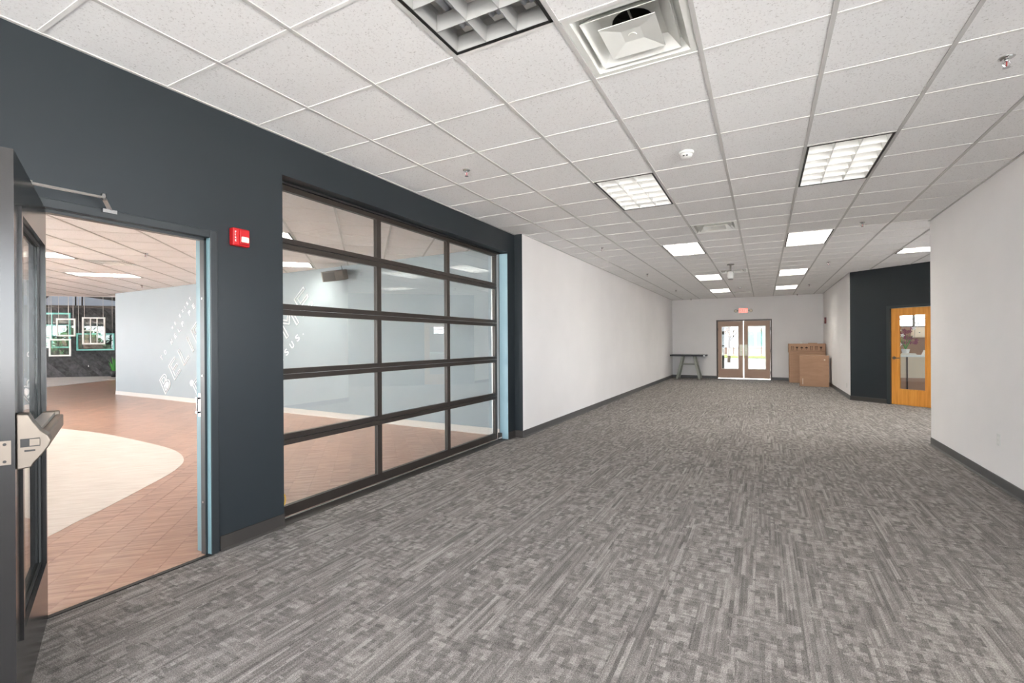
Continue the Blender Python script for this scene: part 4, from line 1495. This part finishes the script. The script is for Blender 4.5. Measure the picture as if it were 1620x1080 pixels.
# ------------------------------------------------------------------ hanging window frames in the far hall (local x = s, y = t, at t=24.7)
def hanging(label, s0, s1, z0, z1, material, nx_, nz_, bw_, t, tint='mirror_glass'):
    F_ = thing('hanging_window_frame', label, 'window frame', (*st((s0 + s1) / 2, t), z0), PI / 4, 'old window frames hung on wires')
    w_, h_ = s1 - s0, z1 - z0
    a = w_ / 2
    MB().box(-a, -a + bw_, -0.02, 0.02, 0, h_).build('stile', material, F_)
    MB().box(a - bw_, a, -0.02, 0.02, 0, h_).build('stile', material, F_)
    MB().box(-a + bw_, a - bw_, -0.02, 0.02, 0, bw_).build('rail', material, F_)
    MB().box(-a + bw_, a - bw_, -0.02, 0.02, h_ - bw_, h_).build('rail', material, F_)
    for k in range(1, nx_):
        xx_ = -a + bw_ + (w_ - 2 * bw_) * k / nx_
        MB().box(xx_ - 0.018, xx_ + 0.018, -0.015, 0.015, bw_, h_ - bw_).build('muntin', material, F_)
    for k in range(1, nz_):
        zz_ = bw_ + (h_ - 2 * bw_) * k / nz_
        MB().box(-a + bw_, a - bw_, -0.013, 0.013, zz_ - 0.018, zz_ + 0.018).build('muntin', material, F_)
    MB().box(-a + bw_, a - bw_, -0.003, 0.003, bw_, h_ - bw_).build('pane', M[tint], F_)
    for xx_ in (-a + 0.08, a - 0.08):
        MB().cyl((xx_, 0, h_), (xx_, 0, 4.3 - z0), 0.006, 6).build('wire', M['alu'], F_)


hanging('white six-pane window frame hanging before the plank wall', -11.58, -10.76, 1.42, 2.58, M['white_wood'], 3, 2, 0.06, 24.7)
hanging('wide teal window frame hanging low behind the six-pane frame', -11.9, -10.54, 1.155, 1.90, M['teal'], 1, 1, 0.06, 24.95)
hanging('small white single-pane frame hanging left of the six-pane frame', -12.42, -11.76, 1.764, 2.515, M['white_wood'], 1, 1, 0.06, 24.6)
hanging('lowest white window frame of the hanging group', -12.62, -11.87, 0.93, 1.65, M['white_wood'], 1, 1, 0.06, 24.5)
hanging('tall teal window frame hanging at the left of the group', -13.4, -12.1, 1.27, 2.77, M['teal'], 2, 3, 0.07, 24.95)
hanging('white frame partly hidden by the open door, left of the hanging group', -13.2, -12.64, 1.29, 1.79, M['white_wood'], 1, 1, 0.06, 24.7)
for k, (a, b_, z0_, z1_) in enumerate(((-13.6, -12.75, 2.95, 3.75), (-12.1, -9.0, 3.62, 3.2))):
    o = MB().obar((a, -0.4, z0_), (b_, -0.4, z1_), 0.1, 0.17).build('roof_brace', M['black'])
    o.location, o.rotation_euler = BW.location, BW.rotation_euler
    tag(o, ('black sloping brace at the left above the plank wall', 'black sloping brace at the right above the plank wall')[k], 'beam', 'black roof braces')
for k, s_ in enumerate((-12.0, -11.77)):
    o = MB().cyl((s_, -0.35, 3.1), (s_, -0.35, 4.3), 0.025).build('hanger_rod', M['black'])
    o.location, o.rotation_euler = BW.location, BW.rotation_euler
    tag(o, ('left thin black rod above the plank wall', 'right thin black rod above the plank wall')[k], 'rod', 'thin black rods')
oo = outlet('small dark outlet low on the plank wall', (*st(-11.7, 25.43), 0.47), PI / 4)
for ch in oo.children:
    ch.data = ch.data.copy()
    ch.data.materials[0] = M['black']
PT = thing('potted_plant', 'green snake plant in a dark pot beside the lettered wall end', 'plant', (*st(-10.42, 24.7), 0))
MB().lathe([(0.12, 0), (0.16, 0.05), (0.18, 0.26), (0.16, 0.27)], n=18).build('pot', M['black'], PT, True)
for k in range(14):
    a = 2.4 * k
    r_ = 0.03 + 0.006 * k
    lean = 0.05 + 0.012 * k
    h_ = 0.9 - 0.025 * k
    bx, by = r_ * math.cos(a), r_ * math.sin(a)
    tx_, ty_ = bx + lean * math.cos(a), by + lean * math.sin(a)
    wx, wy = -math.sin(a) * 0.03, math.cos(a) * 0.03
    ox, oy = math.cos(a) * 0.004, math.sin(a) * 0.004
    vs = [(bx - wx, by - wy, 0.25), (bx + wx, by + wy, 0.25), ((bx + tx_) / 2 + wx * 1.2, (by + ty_) / 2 + wy * 1.2, 0.25 + h_ * 0.45), ((bx + tx_) / 2 - wx * 1.2, (by + ty_) / 2 - wy * 1.2, 0.25 + h_ * 0.45), (tx_, ty_, h_ + 0.05)]
    vs += [(v[0] + ox, v[1] + oy, v[2]) for v in vs]
    MB().add(vs, [(0, 1, 2, 3), (3, 2, 4), (6, 5, 8, 7), (7, 8, 9), (0, 3, 8, 5), (1, 6, 7, 2), (3, 4, 9, 8), (2, 7, 9, 4)]).build('leaf', M['leaf_green'], PT)

# ------------------------------------------------------------------ outside the double doors
gr = MB().box(-60, 60, YB + 0.15, 90, -0.3, -0.02).box(-60, 60, -60, -6.2, -0.3, -0.02)
gr.box(-3.5, 60, -6.2, YF - 0.2, -0.3, -0.02).box(6.2, 60, YF - 0.2, YB + 0.15, -0.3, -0.02)
gr.box(-60, -31.6, -6.2, YB + 0.15, -0.3, -0.02)
struct(gr.build('ground', M['concrete']), 'pale concrete outside')
struct(MB().box(-30, 30, 43, 53, -0.02, 0.02).build('grass_verge', M['grass']), 'dry grass strip outside the double doors')
lw = MB().box(-25, 25, 55, 55.3, 0, 0.65).box(-25, 25, 54.95, 55.35, 0.65, 0.72)
tag(lw.build('garden_wall', M['brick_far']), 'low pink wall seen through the double doors', 'wall')
ps = MB().box(-1.53, -1.40, 20.9, 21.05, -0.02, 3.2).box(-1.56, -1.37, 20.87, 21.08, -0.02, 0.05)
tag(ps.build('canopy_post', M['garage_metal']), 'dark post outside the left leaf of the double doors', 'post')
BD = thing('neighbour_building', 'pale building with teal windows seen through the right double door', 'building', (0, 70, 0))
MB().box(-2.6, 9, 0, 6, -0.02, 5).build('wall', M['concrete'], BD)
for xx in (-1.9, -0.85, 0.9, 2.2):
    W_ = MB().box(xx, xx + 0.95, -0.06, 0.02, 0.6, 2.7).build('window', M['white_wood'], BD)
    MB().box(xx + 0.06, xx + 0.89, -0.08, -0.06, 0.66, 2.64).build('pane', M['teal_glass'], W_)
MB().box(-2.9, 9.3, -0.3, 6.3, 5, 5.3).build('roof', M['bronze_frame'], BD)
for k, (tx_, ty_, h_, lb) in enumerate(((-2.0, 34, 4.6, 'russet tree outside the left double door'), (0.35, 36, 3.4, 'thin small tree outside the right double door'))):
    T_ = thing('tree', lb, 'tree', (tx_, ty_, 0), group='trees outside the double doors')
    tk = MB().cyl((0, 0, 0), (0.05, 0, h_ * 0.45), 0.10, 8, 0.06)
    for n_ in range(7):
        a = n_ * 0.9
        tk.cyl((0.05, 0, h_ * (0.3 + 0.03 * n_)), (1.1 * math.cos(a), 1.1 * math.sin(a), h_ * (0.6 + 0.05 * n_)), 0.04, 6, 0.012)
    tk.build('trunk', M['bark'], T_)
    lv = MB()
    for n_ in range(700 if k == 0 else 160):
        a, r_, z_ = random.random() * 2 * PI, 1.7 * math.sqrt(random.random()), h_ * (0.35 + 0.65 * random.random())
        p_ = Vector((r_ * math.cos(a), r_ * math.sin(a), z_))
        d_ = Vector((random.gauss(0, 1), random.gauss(0, 1), random.gauss(0, 1))).normalized()
        e_ = d_.orthogonal().normalized()
        lv.add([p_, p_ + d_ * 0.07 + e_ * 0.04, p_ + d_ * 0.15, p_ + d_ * 0.07 - e_ * 0.04], [(0, 1, 2, 3)])
    tag(lv.build('foliage', M['leaf'] if k == 0 else M['grass'], T_), kind='stuff')

# ------------------------------------------------------------------ shrubs outside the lobby windows (seen mirrored in the hung panes)
for k, lb in enumerate(('leftmost', 'second', 'middle', 'fourth', 'rightmost')):
    S_ = thing('shrub', lb + ' of five green shrubs outside the lobby windows', 'shrub', (-29 + 5.4 * k, -12.0, -0.02), group='shrubs outside the lobby windows')
    sb_ = MB()
    for n_ in range(900):
        a, b_ = random.random() * 2 * PI, math.acos(1 - 1.0 * random.random())
        r_ = 0.85 + 0.25 * random.random()
        p_ = Vector((1.9 * r_ * math.sin(b_) * math.cos(a), 1.3 * r_ * math.sin(b_) * math.sin(a), 0.1 + 2.6 * r_ * math.cos(b_)))
        d_ = Vector((random.gauss(0, 1), random.gauss(0, 1), random.gauss(0, 1))).normalized()
        e_ = d_.orthogonal().normalized()
        sb_.add([p_, p_ + d_ * 0.16 + e_ * 0.1, p_ + d_ * 0.32, p_ + d_ * 0.16 - e_ * 0.1], [(0, 1, 2, 3)])
    tag(sb_.build('foliage', M['shrub_green'], S_), kind='stuff')
    MB().lathe([(0.5, 0), (1.3, 0.5), (1.4, 1.4), (0.8, 2.2), (0.2, 2.5)], n=14).build('inner_branches', M['bark'], S_)
